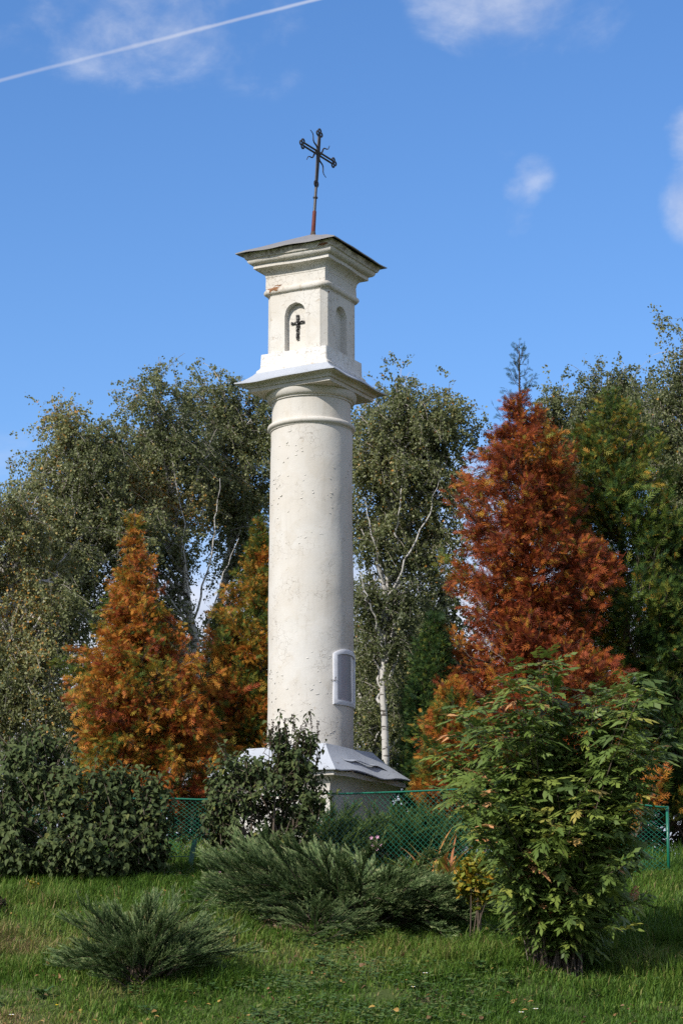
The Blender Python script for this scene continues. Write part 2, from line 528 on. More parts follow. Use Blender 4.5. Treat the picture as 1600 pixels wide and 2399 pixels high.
M['frame_paint'] = plain('grey_white_frame_paint', (.62, .63, .67), .5, .4, .12, 14)
def pane_b(t):
    o = t.node('ShaderNodeTexCoord').outputs['Object']
    n = t.noise(o, 6, 4)
    c = t.mix(n, (.27, .27, .30), (.38, .38, .41))
    return principled(t, c, .12, .5)
M['pane'] = make_mat('dusty_pane', pane_b)
def blackpaint_b(t):
    o = t.node('ShaderNodeTexCoord').outputs['Object']
    n = t.noise(o, 55, 3, .6)
    c = t.mix(t.smooth(n, .60, .63), (.014, .012, .012), (.62, .60, .56))
    return principled(t, c, .6, .3)
M['black_peel'] = make_mat('black_paint_flaking', blackpaint_b)

pillar = empty('shrine_pillar', (CX, CY, 2.1))
tag(pillar, 'tall whitewashed shrine pillar with square lantern top and iron cross', 'shrine')
PO = np.array([CX, CY, 0.0])
PSI_T, PSI_B = R(28.4), R(31)

def plan_square(half, psi, chamfer=0.0, n=10):
    """closed plan outline of a square whose left-facing side turns by psi"""
    pts = []
    c = min(chamfer, half * .6)
    for k in range(4):
        a = k * math.pi / 2
        d = np.array([math.cos(a), math.sin(a)]); e = np.array([-d[1], d[0]])
        s0 = -(half - c); s1 = half - c
        seg = np.linspace(s0, s1, n + 1)
        for s_ in (seg if c > 0 else seg[:-1]):
            pts.append(d * half + e * s_)
    P = np.array(pts)
    # local axis d(k=3) = (0,-1): faces the camera, turned to the left by psi
    rot = np.array([[math.cos(-psi), -math.sin(-psi)], [math.sin(-psi), math.cos(-psi)]])
    return P @ rot.T

def square_sweep(acc, profile, psi, chamfer=0.0, n=10, wob=.004, seed=1, cap_top=True, cap_bot=True, tint=.5):
    rings = []
    for h, z in profile:
        q = plan_square(h, psi, chamfer if np.isscalar(chamfer) else .0, n)
        rings.append(np.column_stack([q, np.full(len(q), z)]))
    V = np.concatenate(rings)
    d = waves(V, seed, 6) * wob
    V = V + np.column_stack([norm(V[:, :2]) * d[:, None], waves(V, seed + 5, 5) * wob * .7])
    m = len(rings[0])
    i = np.arange(len(rings) - 1)[:, None] * m; j = np.arange(m)[None]; j2 = (j + 1) % m
    acc.add(V + PO, np.stack([i + j, i + j2, i + m + j2, i + m + j], -1).reshape(-1, 4), tint)
    b = acc.n - len(V)
    if cap_top: acc.f.append((np.arange(m) + b + (len(rings) - 1) * m)[None]); acc.t.append(np.array([.5])); acc.m.append(np.array([0]))
    if cap_bot: acc.f.append((np.arange(m)[::-1] + b)[None]); acc.t.append(np.array([.5])); acc.m.append(np.array([0]))

def lathe(acc, profile, sides=96, wob=.0, seed=2, wf=2.5):
    prof = np.array(profile, float)
    ang = np.arange(sides) / sides * 2 * math.pi
    V = np.stack([prof[:, 0:1] * np.cos(ang), prof[:, 0:1] * np.sin(ang), np.repeat(prof[:, 1:2], sides, 1)], -1).reshape(-1, 3)
    if wob:
        d = (waves(V, seed, wf) * .6 + waves(V, seed + 1, wf * 4) * .25) * wob
        V[:, :2] += norm(V[:, :2]) * d[:, None]
    i = np.arange(len(prof) - 1)[:, None] * sides; j = np.arange(sides)[None]; j2 = (j + 1) % sides
    acc.add(V + PO, np.stack([i + j, i + j2, i + sides + j2, i + sides + j], -1).reshape(-1, 4))

def arc(c, r, a0, a1, n):
    return [(c[0] + r * math.cos(R(a)), c[1] + r * math.sin(R(a))) for a in np.linspace(a0, a1, n)]

# plinth
a = Acc()
prof = [(.74, 1.7), (.74, 2.28), (.685, 2.34)] + [(.68, z) for z in np.linspace(2.38, 2.90, 6)]
prof += [(.68 + .12 * (1 - math.cos(t)), 2.90 + .16 * math.sin(t)) for t in np.linspace(0.1, math.pi / 2, 7)]
prof += [(.815, 3.065), (.815, 3.12)]
square_sweep(a, prof, PSI_B, 0, 12, .006, 3)
a.build('plinth', M['lime'], pillar, True, 32)

def roof_sheets(name, prof, psi, mat, seed, wob, thick=.012, group_parent=pillar, n=14):
    """a skirt roof of four sheets meeting at the hips; prof runs from the eave up"""
    holder = empty(name, (0, 0, 0), group_parent)
    rot = np.array([[math.cos(-psi), -math.sin(-psi)], [math.sin(-psi), math.cos(-psi)]])
    for k in range(4):
        a_ = k * math.pi / 2
        d = np.array([math.cos(a_), math.sin(a_)]); e = np.array([-d[1], d[0]])
        rows = []
        for i, (h, z) in enumerate(prof):
            s_ = np.linspace(-h, h, n + 1)
            q = (d * h + e * s_[:, None]) @ rot.T
            rows.append(np.column_stack([q, np.full(n + 1, z)]))
        V = np.concatenate(rows)
        fall = np.repeat(np.linspace(1, .15, len(prof)), n + 1)
        V[:, 2] += waves(V, seed, 5) * wob * fall + .0006 * k
        m = n + 1
        i = np.arange(len(prof) - 1)[:, None] * m; j = np.arange(n)[None]
        F = np.stack([i + j, i + j + 1, i + m + j + 1, i + m + j], -1).reshape(-1, 4)
        ac = Acc()
        nv = len(V)
        low = V - np.array([0, 0, thick])
        edge = [(x, x + 1) for x in range(n)]                               # eave
        edge += [((r_ + 1) * m, r_ * m) for r_ in range(len(prof) - 1)]     # hips
        edge += [(r_ * m + n, (r_ + 1) * m + n) for r_ in range(len(prof) - 1)]
        FE = [[b_ + 0, a__, a__ + nv, b_ + nv] for a__, b_ in edge]
        ac.add(np.concatenate([V, low]) + PO, np.concatenate([F, F[:, ::-1] + nv, np.array(FE)]))
        ac.build('roof_panel', mat, holder, True, 35)
    return holder

hb = roof_sheets('plinth_roof', [(.865, 3.125), (.82, 3.165), (.74, 3.235), (.66, 3.31), (.58, 3.40), (.535, 3.462)], PSI_B, M['sheet_pale'], 5, .012)
# the lifted seam in the right-hand sheet
rp = np.array([[math.cos(-PSI_B), -math.sin(-PSI_B)], [math.sin(-PSI_B), math.cos(-PSI_B)]])
def on_right(h, s_):                # point of the right-hand slope: half side h, position along the side
    q = np.array([h, s_]) @ rp.T
    return np.array([q[0], q[1], 0]) + PO
a = Acc()
up_, lo_ = [], []
for i, s_ in enumerate(np.linspace(-.42, .50, 16)):
    h = .72 + .035 * math.sin(i * .9) * .4 + .03 * i / 15
    z = np.interp(h, [.535, .58, .66, .74, .82, .865], [3.462, 3.40, 3.31, 3.235, 3.165, 3.125])
    p = on_right(h, s_); p[2] = z + .012
    lift = .028 * math.sin(math.pi * i / 15) ** .6
    q = on_right(h - .05, s_); q[2] = np.interp(h - .05, [.535, .58, .66, .74, .82, .865], [3.462, 3.40, 3.31, 3.235, 3.165, 3.125]) + .006
    up_.append(q); lo_.append(p + np.array([0, 0, lift]))
V = np.array(up_ + lo_); n_ = len(up_)
F = [[i, i + n_, i + n_ + 1, i + 1] for i in range(n_ - 1)]
a.add(np.concatenate([V, V - np.array([0, 0, .005])]), F + [[x + 2 * n_ for x in f[::-1]] for f in F] +
      [[i + n_, i + 3 * n_, i + 3 * n_ + 1, i + n_ + 1] for i in range(n_ - 1)])
a.build('lifted_seam', M['sheet_pale'], hb, True, 40)

# shaft
a = Acc()
lathe(a, [(.513 - .017 * t - .004 * math.sin(t * 9), 3.2 + 4.14 * t) for t in np.linspace(0, 1, 70)], 110, .0042, 8, 3.0)
shaft = a.build('shaft', M['lime'], pillar, True)
a = Acc()
lathe(a, [(.47, 7.318), (.497, 7.319)] + arc((.497, 7.372), .036, -75, 75, 9) + [(.49, 7.412), (.47, 7.425)], 110, .003, 9, 4)
a.build('necking_ring', M['lime_peel'], pillar, True, 50)
# capital: neck, echinus, abacus
a = Acc()
lathe(a, [(.478, 7.40), (.477, 7.50), (.478, 7.60), (.480, 7.676)], 110, .003, 10, 4)
cap = a.build('capital', M['lime'], pillar, True)
a = Acc()
lathe(a, [(.47, 7.673), (.496, 7.674), (.498, 7.690)] + [(.500 + .052 * math.sin(t), 7.692 + .092 * (1 - math.cos(t))) for t in np.linspace(0, math.pi / 2, 9)] + [(.552, 7.792), (.45, 7.795)], 110, .002, 11, 4)
a.build('echinus', M['lime'], cap, True, 40)
a = Acc()
prof = [(.30, 7.784), (.555, 7.784), (.557, 7.826), (.580, 7.830), (.583, 7.842)]
prof += [(.583 + .075 * (1 - math.cos(t)), 7.842 + .046 * math.sin(t)) for t in np.linspace(.2, math.pi / 2, 6)] + [(.62, 7.91), (.45, 7.97)]
square_sweep(a, prof, PSI_T, 0, 12, .003, 14)
a.build('abacus', M['lime'], cap, True, 28)
roof_sheets('capital_roof', [(.685, 7.888), (.655, 7.902), (.61, 7.928), (.565, 7.96), (.525, 7.995), (.488, 8.035)], PSI_T, M['sheet_pale'], 15, .011)

# lantern base and lantern
a = Acc()
square_sweep(a, [(.44, 7.95), (.492, 8.0), (.492, 8.052), (.478, 8.066), (.463, 8.082), (.459, 8.10), (.457, 8.262), (.43, 8.272), (.36, 8.275)], PSI_T, .012, 10, .005, 16)
a.build('lantern_base', M['lime_white'], pillar, True, 30)

LH, CH, Z0, Z1 = .412, .068, 8.268, 9.012
NW, NB, NS = .142, 8.278, 8.725           # niche half width, bottom, spring of the arch
rotT = np.array([[math.cos(-PSI_T), -math.sin(-PSI_T)], [math.sin(-PSI_T), math.cos(-PSI_T)]])
def face_pt(k, depth, s_, z):
    a_ = k * math.pi / 2
    d = np.array([math.cos(a_), math.sin(a_)]); e = np.array([-d[1], d[0]])
    q = (d * depth + e * s_) @ rotT.T
    return (q[0] + CX, q[1] + CY, z)
bm = bmesh.new()
wv = LH - CH
for k in range(4):
    hole2 = [(-NW, NB), (NW, NB), (NW, NS)] + [(NW * math.cos(R(t)), NS + NW * 1.05 * math.sin(R(t))) for t in range(12, 180, 12)] + [(-NW, NS)]
    jit = [(x + .003 * math.sin(i * 2.3 + k), z + .003 * math.cos(i * 1.7 + k)) for i, (x, z) in enumerate(hole2)]
    outer = [(-wv, Z0)] + [(wv, Z0)] + [(wv, z) for z in np.linspace(Z0, Z1, 6)[1:]] + [(-wv, z) for z in np.linspace(Z1, Z0, 6)[:-1]]
    vo = [bm.verts.new(face_pt(k, LH + .002 * math.sin(i * 1.9), s_, z)) for i, (s_, z) in enumerate(outer)]
    vh = [bm.verts.new(face_pt(k, LH, s_, z)) for s_, z in jit]
    vb = [bm.verts.new(face_pt(k, LH - .078, s_ * .97, z)) for s_, z in jit]
    ed = [bm.edges.new((vo[i], vo[(i + 1) % len(vo)])) for i in range(len(vo))] + [bm.edges.new((vh[i], vh[(i + 1) % len(vh)])) for i in range(len(vh))]
    bmesh.ops.triangle_fill(bm, use_beauty=True, use_dissolve=False, edges=ed)
    for i in range(len(vh)):
        j = (i + 1) % len(vh)
        bm.faces.new((vh[i], vh[j], vb[j], vb[i]))
    bm.faces.new(vb)
    # chamfer to the next face
    a0 = [bm.verts.new(face_pt(k, LH + .001, wv, z)) for z in np.linspace(Z0, Z1, 6)]
    a1 = [bm.verts.new(face_pt((k + 1) % 4, LH + .001, -wv, z)) for z in np.linspace(Z0, Z1, 6)]
    for i in range(5):
        bm.faces.new((a0[i], a1[i], a1[i + 1], a0[i + 1]))
bmesh.ops.recalc_face_normals(bm, faces=bm.faces[:])
me = bpy.data.meshes.new('lantern')
for v in bm.verts: v.co -= Vector((CX, CY, 2.1))
bm.to_mesh(me); bm.free()
me.materials.append(M['lime_peel'])
lan = bpy.data.objects.new('lantern', me); COL.objects.link(lan); lan.parent = pillar

# painted black crosses in the niches (left and right faces), each with a small figure
def niche_cross(k, seed):
    r_ = np.random.default_rng(seed)
    h = empty('niche_cross', (0, 0, 0), pillar)
    a_ = k * math.pi / 2
    d = np.array([math.cos(a_), math.sin(a_)]) @ rotT.T
    e = np.array([-d[1], d[0]])
    rot = np.column_stack([np.array([e[0], e[1], 0]), np.array([d[0], d[1], 0]), np.array([0, 0, 1.0])])
    zc = 8.60
    def blk(acc, s_, z, hs_, hz, off=.012, th=.010):
        c = np.array(face_pt(k, LH - .078 + off, s_, z))
        box(acc, c, (hs_, th, hz), rot)
    ac = Acc()
    for i in range(12):
        z = zc + .12 - i * .0262
        blk(ac, r_.normal() * .002, z, .017 + r_.uniform(-.003, .005), .0132, .010 + r_.uniform(0, .003))
    ac.build('upright', M['black_peel'], h)
    ac = Acc()
    for i in range(-4, 5):
        blk(ac, i * .0205, zc + .035 + r_.normal() * .0015, .0104, .014 + r_.uniform(-.002, .005), .009 + r_.uniform(0, .003), .009)
    ac.build('crossbar', M['black_peel'], h)
    ac = Acc()      # the figure: head, outstretched arms, body, feet in one surface of joined rings
    P = [(0, .060), (0, .040), (.003, .01), (.004, -.03), (-.002, -.07), (.002, -.115), (.0, -.145)]
    rr = [.010, .013, .018, .014, .013, .010, .013]
    tube(ac, [np.array(face_pt(k, LH - .078 + .026, x, zc + z)) for x, z in P], rr, 7)
    for s_ in (-1, 1):
        tube(ac, [np.array(face_pt(k, LH - .078 + .024, s_ * x, zc + z)) for x, z in ((.006, .022), (.035, .034), (.07, .042))], [.008, .007, .006], 6)
    ac.build('figure', M['black_peel'], h)
niche_cross(3, 4)

a = Acc()
prof = [(.40, 9.006), (.418, 9.008), (.420, 9.018)] + [(.420 + .032 * math.cos(R(t)), 9.058 + .040 * math.sin(R(t))) for t in np.linspace(-80, 80, 9)] + [(.415, 9.108), (.40, 9.112)]
square_sweep(a, prof, PSI_T, .055, 10, .003, 21)
a.build('lantern_band', M['lime_brick'], pillar, True, 50)
a = Acc()
prof = [(.408, 9.10), (.408, 9.236)] + [(.412 + .10 * (1 - math.cos(t)), 9.240 + .10 * math.sin(t)) for t in np.linspace(0, math.pi / 2, 8)]
prof += [(.520, 9.342), (.520, 9.388), (.532, 9.390)] + [(.532 + .052 * math.sin(t), 9.392 + .058 * (1 - math.cos(t))) for t in np.linspace(0, math.pi / 2, 7)]
prof += [(.590, 9.455), (.602, 9.457), (.628, 9.522), (.60, 9.55), (.3, 9.62)]
square_sweep(a, prof, PSI_T, 0, 12, .005, 22)
a.build('cornice', M['lime_dirt'], pillar, True, 28)
roof_sheets('lantern_roof', [(.688, 9.530), (.60, 9.575), (.45, 9.650), (.30, 9.725), (.15, 9.80), (.012, 9.868)], PSI_T, M['sheet_grey'], 23, .010)

def brick_patch(k, depth, s0, s1, z0, z1, seed):
    r_ = np.random.default_rng(seed)
    n_, m2 = 16, 7
    V = []
    for i in range(n_):
        for j in range(m2):
            u, v = i / (n_ - 1), j / (m2 - 1)
            edge = min(u, 1 - u, v * .7, (1 - v) * .7) * 4
            rough = np.clip(edge, 0, 1) * r_.uniform(.5, 1.0)
            V.append(face_pt(k, depth - .012 + .018 * rough, s0 + (s1 - s0) * u + r_.normal() * .004, z0 + (z1 - z0) * (v + .10 * math.sin(u * 9 + seed)) + r_.normal() * .004))
    ac = Acc(); ac.add(V, [[i * m2 + j, (i + 1) * m2 + j, (i + 1) * m2 + j + 1, i * m2 + j + 1] for i in range(n_ - 1) for j in range(m2 - 1)])
    ac.build('exposed_brick', M['brick_bare'], pillar)
M['brick_bare'] = plain('bare_brick', (.24, .12, .06), .9, .1, .6, 60)
brick_patch(3, .452, -.37, -.20, 9.035, 9.098, 3)
brick_patch(3, .412, -.33, -.16, 9.115, 9.14, 5)
brick_patch(3, .622, .42, .56, 9.465, 9.495, 7)
brick_patch(0, .415, -.345, -.30, 8.95, 8.985, 9)

# iron cross on the roof, leaning a little to the right
ic = empty('iron_cross', (0, 0, 0), pillar)
b0 = np.array([CX + .012, CY, 9.85])
upv = norm(np.array([.058, 0, 1.0]))
armd = np.array([math.cos(R(57)), math.sin(R(57)), -.01]); armd = norm(armd - upv * (armd @ upv))
def cp(z, a_=0.0, off=0.0):         # height above roof along the staff, along the arm
    return b0 + upv * z + armd * a_ + np.cross(upv, armd) * off
def crosspart(name, mat, fn):
    ac = Acc(); fn(ac); return ac.build(name, mat, ic, True, 40)
crosspart('socket', M['bark'], lambda ac: tube(ac, [cp(z) for z in (-.03, .02, .05, .065)], [.05, .036, .03, .024], 10))
crosspart('sleeve', M['iron_red'], lambda ac: tube(ac, [cp(z) for z in (.05, .06, .20, .325, .33)], [.024, .027, .026, .025, .02], 10))
crosspart('staff', M['iron'], lambda ac: tube(ac, [cp(z) for z in (.32, .45, .70)], [.019, .018, .018], 8))
crosspart('collar', M['iron'], lambda ac: tube(ac, [cp(z) for z in (.492, .50, .515, .523)], [.018, .031, .031, .018], 10))
def ring_at(ac, z, a_, r_, th, tilt=0):
    tube(ac, [cp(z + r_ * math.sin(t), a_ + r_ * math.cos(t)) for t in np.linspace(0, 2 * math.pi, 17)], th, 6, cap=False)
crosspart('staff_ring', M['iron'], lambda ac: ring_at(ac, .69, 0, .042, .0095))
def upright(ac):
    for s_ in (-1, 1):
        tube(ac, [cp(.70, s_ * .016), cp(1.0, s_ * .020), cp(1.20, s_ * .017), cp(1.34, s_ * .014)], .0135, 6)
    tube(ac, [cp(.71), cp(1.34)], .010, 6)
crosspart('upright', M['iron'], upright)
def arm(ac):
    for s_ in (-1, 1):
        tube(ac, [cp(1.095 + s_ * .021, -.33), cp(1.095 + s_ * .021, .33)], .0125, 6)
    tube(ac, [cp(1.095, -.05, .004), cp(1.095, .05, .004)], .02, 6)
crosspart('arm', M['iron'], arm)
def trefoil(ac, z, a_, dz, da):
    # three small loops at the end of an arm
    for (oz, oa) in ((dz * .045, da * .045), (dz * .008 + da * .035, da * .008 + dz * .035), (dz * .008 - da * .035, da * .008 - dz * .035)):
        ring_at(ac, z + oz, a_ + oa, .026, .0115)
crosspart('finial', M['iron'], lambda ac: trefoil(ac, 1.345, 0, 1, 0))
crosspart('finial', M['iron'], lambda ac: trefoil(ac, 1.095, .335, 0, 1))
crosspart('finial', M['iron'], lambda ac: trefoil(ac, 1.095, -.335, 0, -1))
for da, dz in ((-.72, .9), (.9, .66), (-.9, -.60), (.72, -.95)):
    def rayf(ac, da=da, dz=dz):
        pts, rr = [], []
        for t in np.linspace(.03, .27, 11):
            wv_ = .016 * math.sin((t - .03) * 42)
            pts.append(cp(1.095 + dz * t - da * wv_, da * t + dz * wv_)); rr.append(.0115 * (1.25 - t * 3.2))
        tube(ac, pts, rr, 6)
    crosspart('ray', M['iron'], rayf)

# little arched window let into the shaft
win = empty('window', (0, 0, 0), pillar)
WA, WH = R(60), R(28.5)               # azimuth right of the camera side, half angle
def cyl(th, r_, z):
    return np.array([CX + r_ * math.sin(th), CY - r_ * math.cos(th), z])
ZB, ZS, ZA = 3.955, 4.555, 4.622
def top_z(u, zs, za):               # segmental arch, u in -1..1
    return zs + (za - zs) * (1 - abs(u) ** 2.6)
def outline(shrink, n=14):
    wh = WH - shrink / .51
    pts = [(u * wh, ZB + shrink) for u in np.linspace(-1, 1, n)]
    pts += [(wh, z) for z in np.linspace(ZB + shrink, ZS - shrink * .3, 8)[1:]]
    pts += [(u * wh, top_z(u, ZS - shrink * .3, ZA - shrink)) for u in np.linspace(1, -1, n)[1:]]
    pts += [(-wh, z) for z in np.linspace(ZS - shrink * .3, ZB + shrink, 8)[1:-1]]
    return pts
o_out, o_in = outline(0), outline(.056)
a = Acc()
L4 = [[cyl(WA + t, .50, z) for t, z in o_out], [cyl(WA + t, .524, z) for t, z in o_out], [cyl(WA + t, .530, z) for t, z in outline(.012)],
      [cyl(WA + t, .527, z) for t, z in o_in], [cyl(WA + t, .500, z) for t, z in o_in]]
m_ = len(o_out)
V = np.concatenate([np.array(q) for q in L4])
F = []
for r_ in range(4):
    for i in range(m_):
        F.append([r_ * m_ + i, r_ * m_ + (i + 1) % m_, (r_ + 1) * m_ + (i + 1) % m_, (r_ + 1) * m_ + i])
a.add(V, F)
a.build('frame', M['frame_paint'], win, True, 35)
a = Acc()
rows = []
for u in np.linspace(-1, 1, 15):
    t = u * (WH - .05 / .51)
    rows.append([cyl(WA + t, .5135, z) for z in np.linspace(ZB + .04, top_z(u, ZS - .02, ZA - .05), 9)])
V = np.array(rows).reshape(-1, 3)
a.add(V, [[i * 9 + j, (i + 1) * 9 + j, (i + 1) * 9 + j + 1, i * 9 + j + 1] for i in range(14) for j in range(8)])
a.build('pane', M['pane'], win, True)
a = Acc()
tube(a, [cyl(WA - WH - .06, .516, 4.235), cyl(WA - WH - .01, .532, 4.235), cyl(WA - WH + .05, .540, 4.236)], .0035, 6)
tube(a, [cyl(WA - WH + .03, .534, 4.25), cyl(WA - WH + .035, .546, 4.275)], .005, 6)
a.build('latch', M['iron'], win)

# curled flakes of paint standing off the shaft
rg = np.random.default_rng(31)
a = Acc()
for cl in range(64):
    tc_ = rg.uniform(R(-85), R(80)); zc_ = 3.55 + 3.6 * rg.random() ** 1.2
    vertical = rg.random() < .45
    for q in range(rg.integers(2, 9)):
        t = tc_ + (rg.normal() * .03 if vertical else rg.normal() * .16); z = zc_ + (rg.normal() * .26 if vertical else rg.normal() * .04)
        if not 3.5 < z < 7.25 or (abs(t - WA) < WH + .05 and 3.88 < z < 4.72): continue
        s_ = rg.uniform(.006, .017); ang = rg.uniform(-.5, .5)
        lift = rg.uniform(.10, .38) * s_
        r0 = .513 - .017 * (z - 3.2) / 4.14 - .0005
        pts = []
        for u in (-1, 1):
            for v_, l in ((0, 0), (.5, .25), (1, 1)):
                du = u * s_ * rg.uniform(.8, 1.5) * (1 - .4 * v_); dv = -v_ * s_ * rg.uniform(.5, 1.1)
                x = du * math.cos(ang) - dv * math.sin(ang); y = du * math.sin(ang) + dv * math.cos(ang)
                pts.append(cyl(t + x / .5, r0 + l * lift, z + y))
        a.add(pts, [[0, 1, 4, 3], [1, 2, 5, 4]])
fl = a.build('paint_flakes', M['lime'], pillar)
tag(fl, kind='stuff')

# ------------------------------------------------------------------ trees
def bez(p0, p1, p2, n):
    t = np.linspace(0, 1, n)[:, None]
    return (1 - t) ** 2 * p0 + 2 * t * (1 - t) * p1 + t ** 2 * p2

def birch(label, trunk_px, Y, lobes, seed, nb=46, nsec=7, nstr=5, nleaf=29, leaf=.047, warm=0.0, rad=.10, mats=('birch_leaf', 'birch_bark', 'birch_twig'), name='birch_tree', cat='tree', hang=.75, group='birch trees behind the pillar', forks=()):
    """trunk_px: picture points of the trunk from the foot up; lobes: (px, py, rx, ry) ellipses of the crown"""
    rng = np.random.default_rng(seed)
    pts = [at(px, py, Y) for px, py in trunk_px]
    foot = on_ground(pts[0][0], Y); foot[2] -= .1
    path = [foot] + [p for p in pts if p[2] > foot[2] + .4]
    path = np.array(path)
    d = np.concatenate([[0], np.cumsum(np.linalg.norm(np.diff(path, axis=0), axis=1))])
    tt = np.linspace(0, d[-1], 26)
    tr = np.column_stack([np.interp(tt, d, path[:, k]) for k in range(3)])
    tr[1:, :2] += np.cumsum(rng.normal(size=(25, 2)) * .018, 0)
    hfrac = tt / d[-1]
    root = empty(name, tuple(foot))
    tag(root, label, cat, group)
    a = Acc()
    tube(a, tr, rad * (1 - .97 * hfrac) + .005, 9)
    trunk = a.build('trunk', M[mats[1]], root, True)
    nb = int(nb * 1.25)
    C, RR = [], []
    for px, py, rx, ry in lobes:
        c = at(px, py, Y); s_ = ppm(Y, c[2])
        C.append(c); RR.append((rx * s_, min(rx * s_ * .85, 2.2), ry * s_))
    C, RR = np.array(C), np.array(RR)
    wgt = RR[:, 0] * RR[:, 2]; wgt = wgt / wgt.sum()
    limb, tw, leaves = Acc(), Acc(), Acc()
    for fk in forks:
        q = np.array([at(px, py, Y - (.55 if i else .2)) for i, (px, py) in enumerate(fk)])
        dq = np.linspace(0, len(q) - 1, 14)
        pq = np.column_stack([np.interp(dq, np.arange(len(q)), q[:, k]) for k in range(3)])
        pq[1:-1] += rng.normal(size=(12, 3)) * .02
        tube(limb, pq, np.linspace(.024, .004, 14), 6)
    SP, SD = [], []
    for b in range(nb):
        k = rng.choice(len(C), p=wgt)
        q = norm(rng.normal(size=3)) * (.45 + .55 * rng.random() ** .5)
        tip = C[k] + q * RR[k]
        lowz = tip[2] - (.5 + .35 * np.hypot(tip[0] - tr[-1, 0], tip[1] - Y)) - rng.uniform(0, .8)
        i0 = int(np.clip(np.searchsorted(tr[:, 2], lowz), 4, 24))
        p0 = tr[i0]
        midp = p0 * .45 + tip * .55 + np.array([0, 0, .15 * np.linalg.norm(tip - p0)]) + rng.normal(size=3) * .12
        br = bez(p0, midp, tip, 12)
        br[1:-1] += rng.normal(size=(10, 3)) * .03
        r0 = min(rad * .5, .014 + .018 * np.linalg.norm(tip - p0))
        tube(limb, br, np.linspace(r0, .006, 12), 5, cap=False)
        for s_ in range(nsec):
            t = rng.uniform(.35, 1) ** .8
            p = br[int(t * 11)]
            dv = norm(rng.normal(size=3) + np.array([0, 0, .35]) + .8 * norm(tip - p0)) * rng.uniform(.25, .75)
            e = p + dv
            sec = bez(p, p + dv * .5 + np.array([0, 0, .10]), e - np.array([0, 0, .08]), 6)
            tube(tw, sec, np.linspace(.007, .003, 6), 3, cap=False)
            for _ in range(nstr):
                SP.append(sec[rng.integers(2, 6)] + rng.normal(size=3) * .05)
                h = rng.normal(size=3) * .45 + np.array([0, 0, -hang]) + .35 * norm(dv)
                SD.append(norm(h) * rng.uniform(.18, .62))
    SP, SD = np.array(SP), np.array(SD)
    # leaves along the hanging strands
    n = len(SP)
    u = rng.random((n, nleaf)) ** .9
    P = SP[:, None] + SD[:, None] * u[..., None]
    P[..., 2] -= .12 * (u ** 2) * np.linalg.norm(SD, axis=1)[:, None]
    P = P.reshape(-1, 3) + rng.normal(size=(n * nleaf, 3)) * .028
    A = rng.normal(size=P.shape) * .75 + np.array([0, 0, -.55])
    H = rng.normal(size=P.shape) + np.array([-.3, -.7, .5])
    tint = np.clip(.40 + .16 * rng.normal(size=len(P)) + .12 * waves(P, seed, 1.3) + warm + (rng.random(len(P)) < .025 + warm * .15) * .5, 0, 1)
    L = leaf * rng.uniform(.65, 1.25, len(P))
    place(leaves, T_BIRCH, P, A, H, L, L * 1.0, tint)
    for i in range(0, n, 2):
        q = np.array([SP[i], SP[i] + SD[i] * .5, SP[i] + SD[i] - np.array([0, 0, .1]) * np.linalg.norm(SD[i])])
        tube(tw, q, .0022, 3, cap=False)
    o = leaves.build('crown', M[mats[0]], root)
    if limb.n: tag(limb.build('limbs', M[mats[2] if rad < .07 else mats[1]], root, True), kind='stuff')
    tag(tw.build('twigs', M[mats[2]], root), kind='stuff')
    return root

birch('bushy birch with orange tinged leaves at the far left edge', [(20, 1880), (30, 1600), (50, 1250)], 36.5,
      [(30, 1330, 160, 190), (-40, 1500, 160, 200), (90, 1560, 140, 170), (30, 1205, 110, 85), (-60, 1250, 110, 110)], 101, nb=62, warm=.06)
birch('birch left of the pillar with a twig sticking out above its crown', [(60, 1880), (130, 1500), (170, 1150), (165, 985)], 38.5,
      [(180, 1110, 100, 130), (150, 1030, 60, 60), (230, 1290, 150, 180), (110, 1230, 90, 100), (130, 1420, 110, 120), (260, 1090, 60, 90)], 102, nb=60, forks=[[(300, 1560), (240, 1480), (190, 1440), (140, 1415)], [(130, 1500), (165, 1300), (175, 1120)]])
birch('tallest birch crown above the orange thuja', [(470, 1900), (465, 1500), (430, 1250), (375, 930)], 40,
      [(365, 960, 70, 80), (390, 1100, 110, 130), (400, 1260, 70, 80), (280, 1190, 70, 110), (330, 1450, 90, 110)], 103, nb=56, rad=.14, forks=[[(465, 1540), (440, 1380), (425, 1200), (400, 1060)], [(466, 1560), (505, 1400), (560, 1260)], [(455, 1450), (500, 1280), (515, 1120)], [(462, 1500), (400, 1400), (340, 1330)]])
birch('birch close behind the left side of the pillar', [(480, 1900), (475, 1560), (520, 1250), (540, 930)], 41.5,
      [(520, 940, 80, 65), (590, 920, 50, 65), (540, 1090, 110, 130), (610, 1270, 60, 150), (560, 1500, 60, 70)], 104, nb=54, rad=.12)
birch('white trunked birch close behind the right side of the pillar', [(885, 1900), (893, 1650), (905, 1400), (925, 1180), (930, 950)], 37.5,
      [(900, 985, 80, 75), (990, 985, 80, 75), (930, 1120, 120, 110), (1050, 1090, 65, 95), (860, 1290, 50, 110), (1030, 1280, 45, 110), (940, 1250, 60, 60), (880, 1480, 45, 120), (950, 1430, 40, 90)], 105, nb=64, rad=.075, forks=[[(905, 1420), (955, 1300), (1000, 1210), (1030, 1120)], [(905, 1400), (872, 1260), (850, 1160)], [(925, 1300), (935, 1180), (945, 1060)], [(898, 1500), (860, 1410), (845, 1340)]])
birch('low leafy birch between the pillar and the green cone', [(850, 1900), (862, 1700), (850, 1450)], 39.5,
      [(850, 1540, 50, 190), (925, 1580, 55, 190), (980, 1500, 40, 120)], 106, nb=22, warm=-.10, rad=.08)
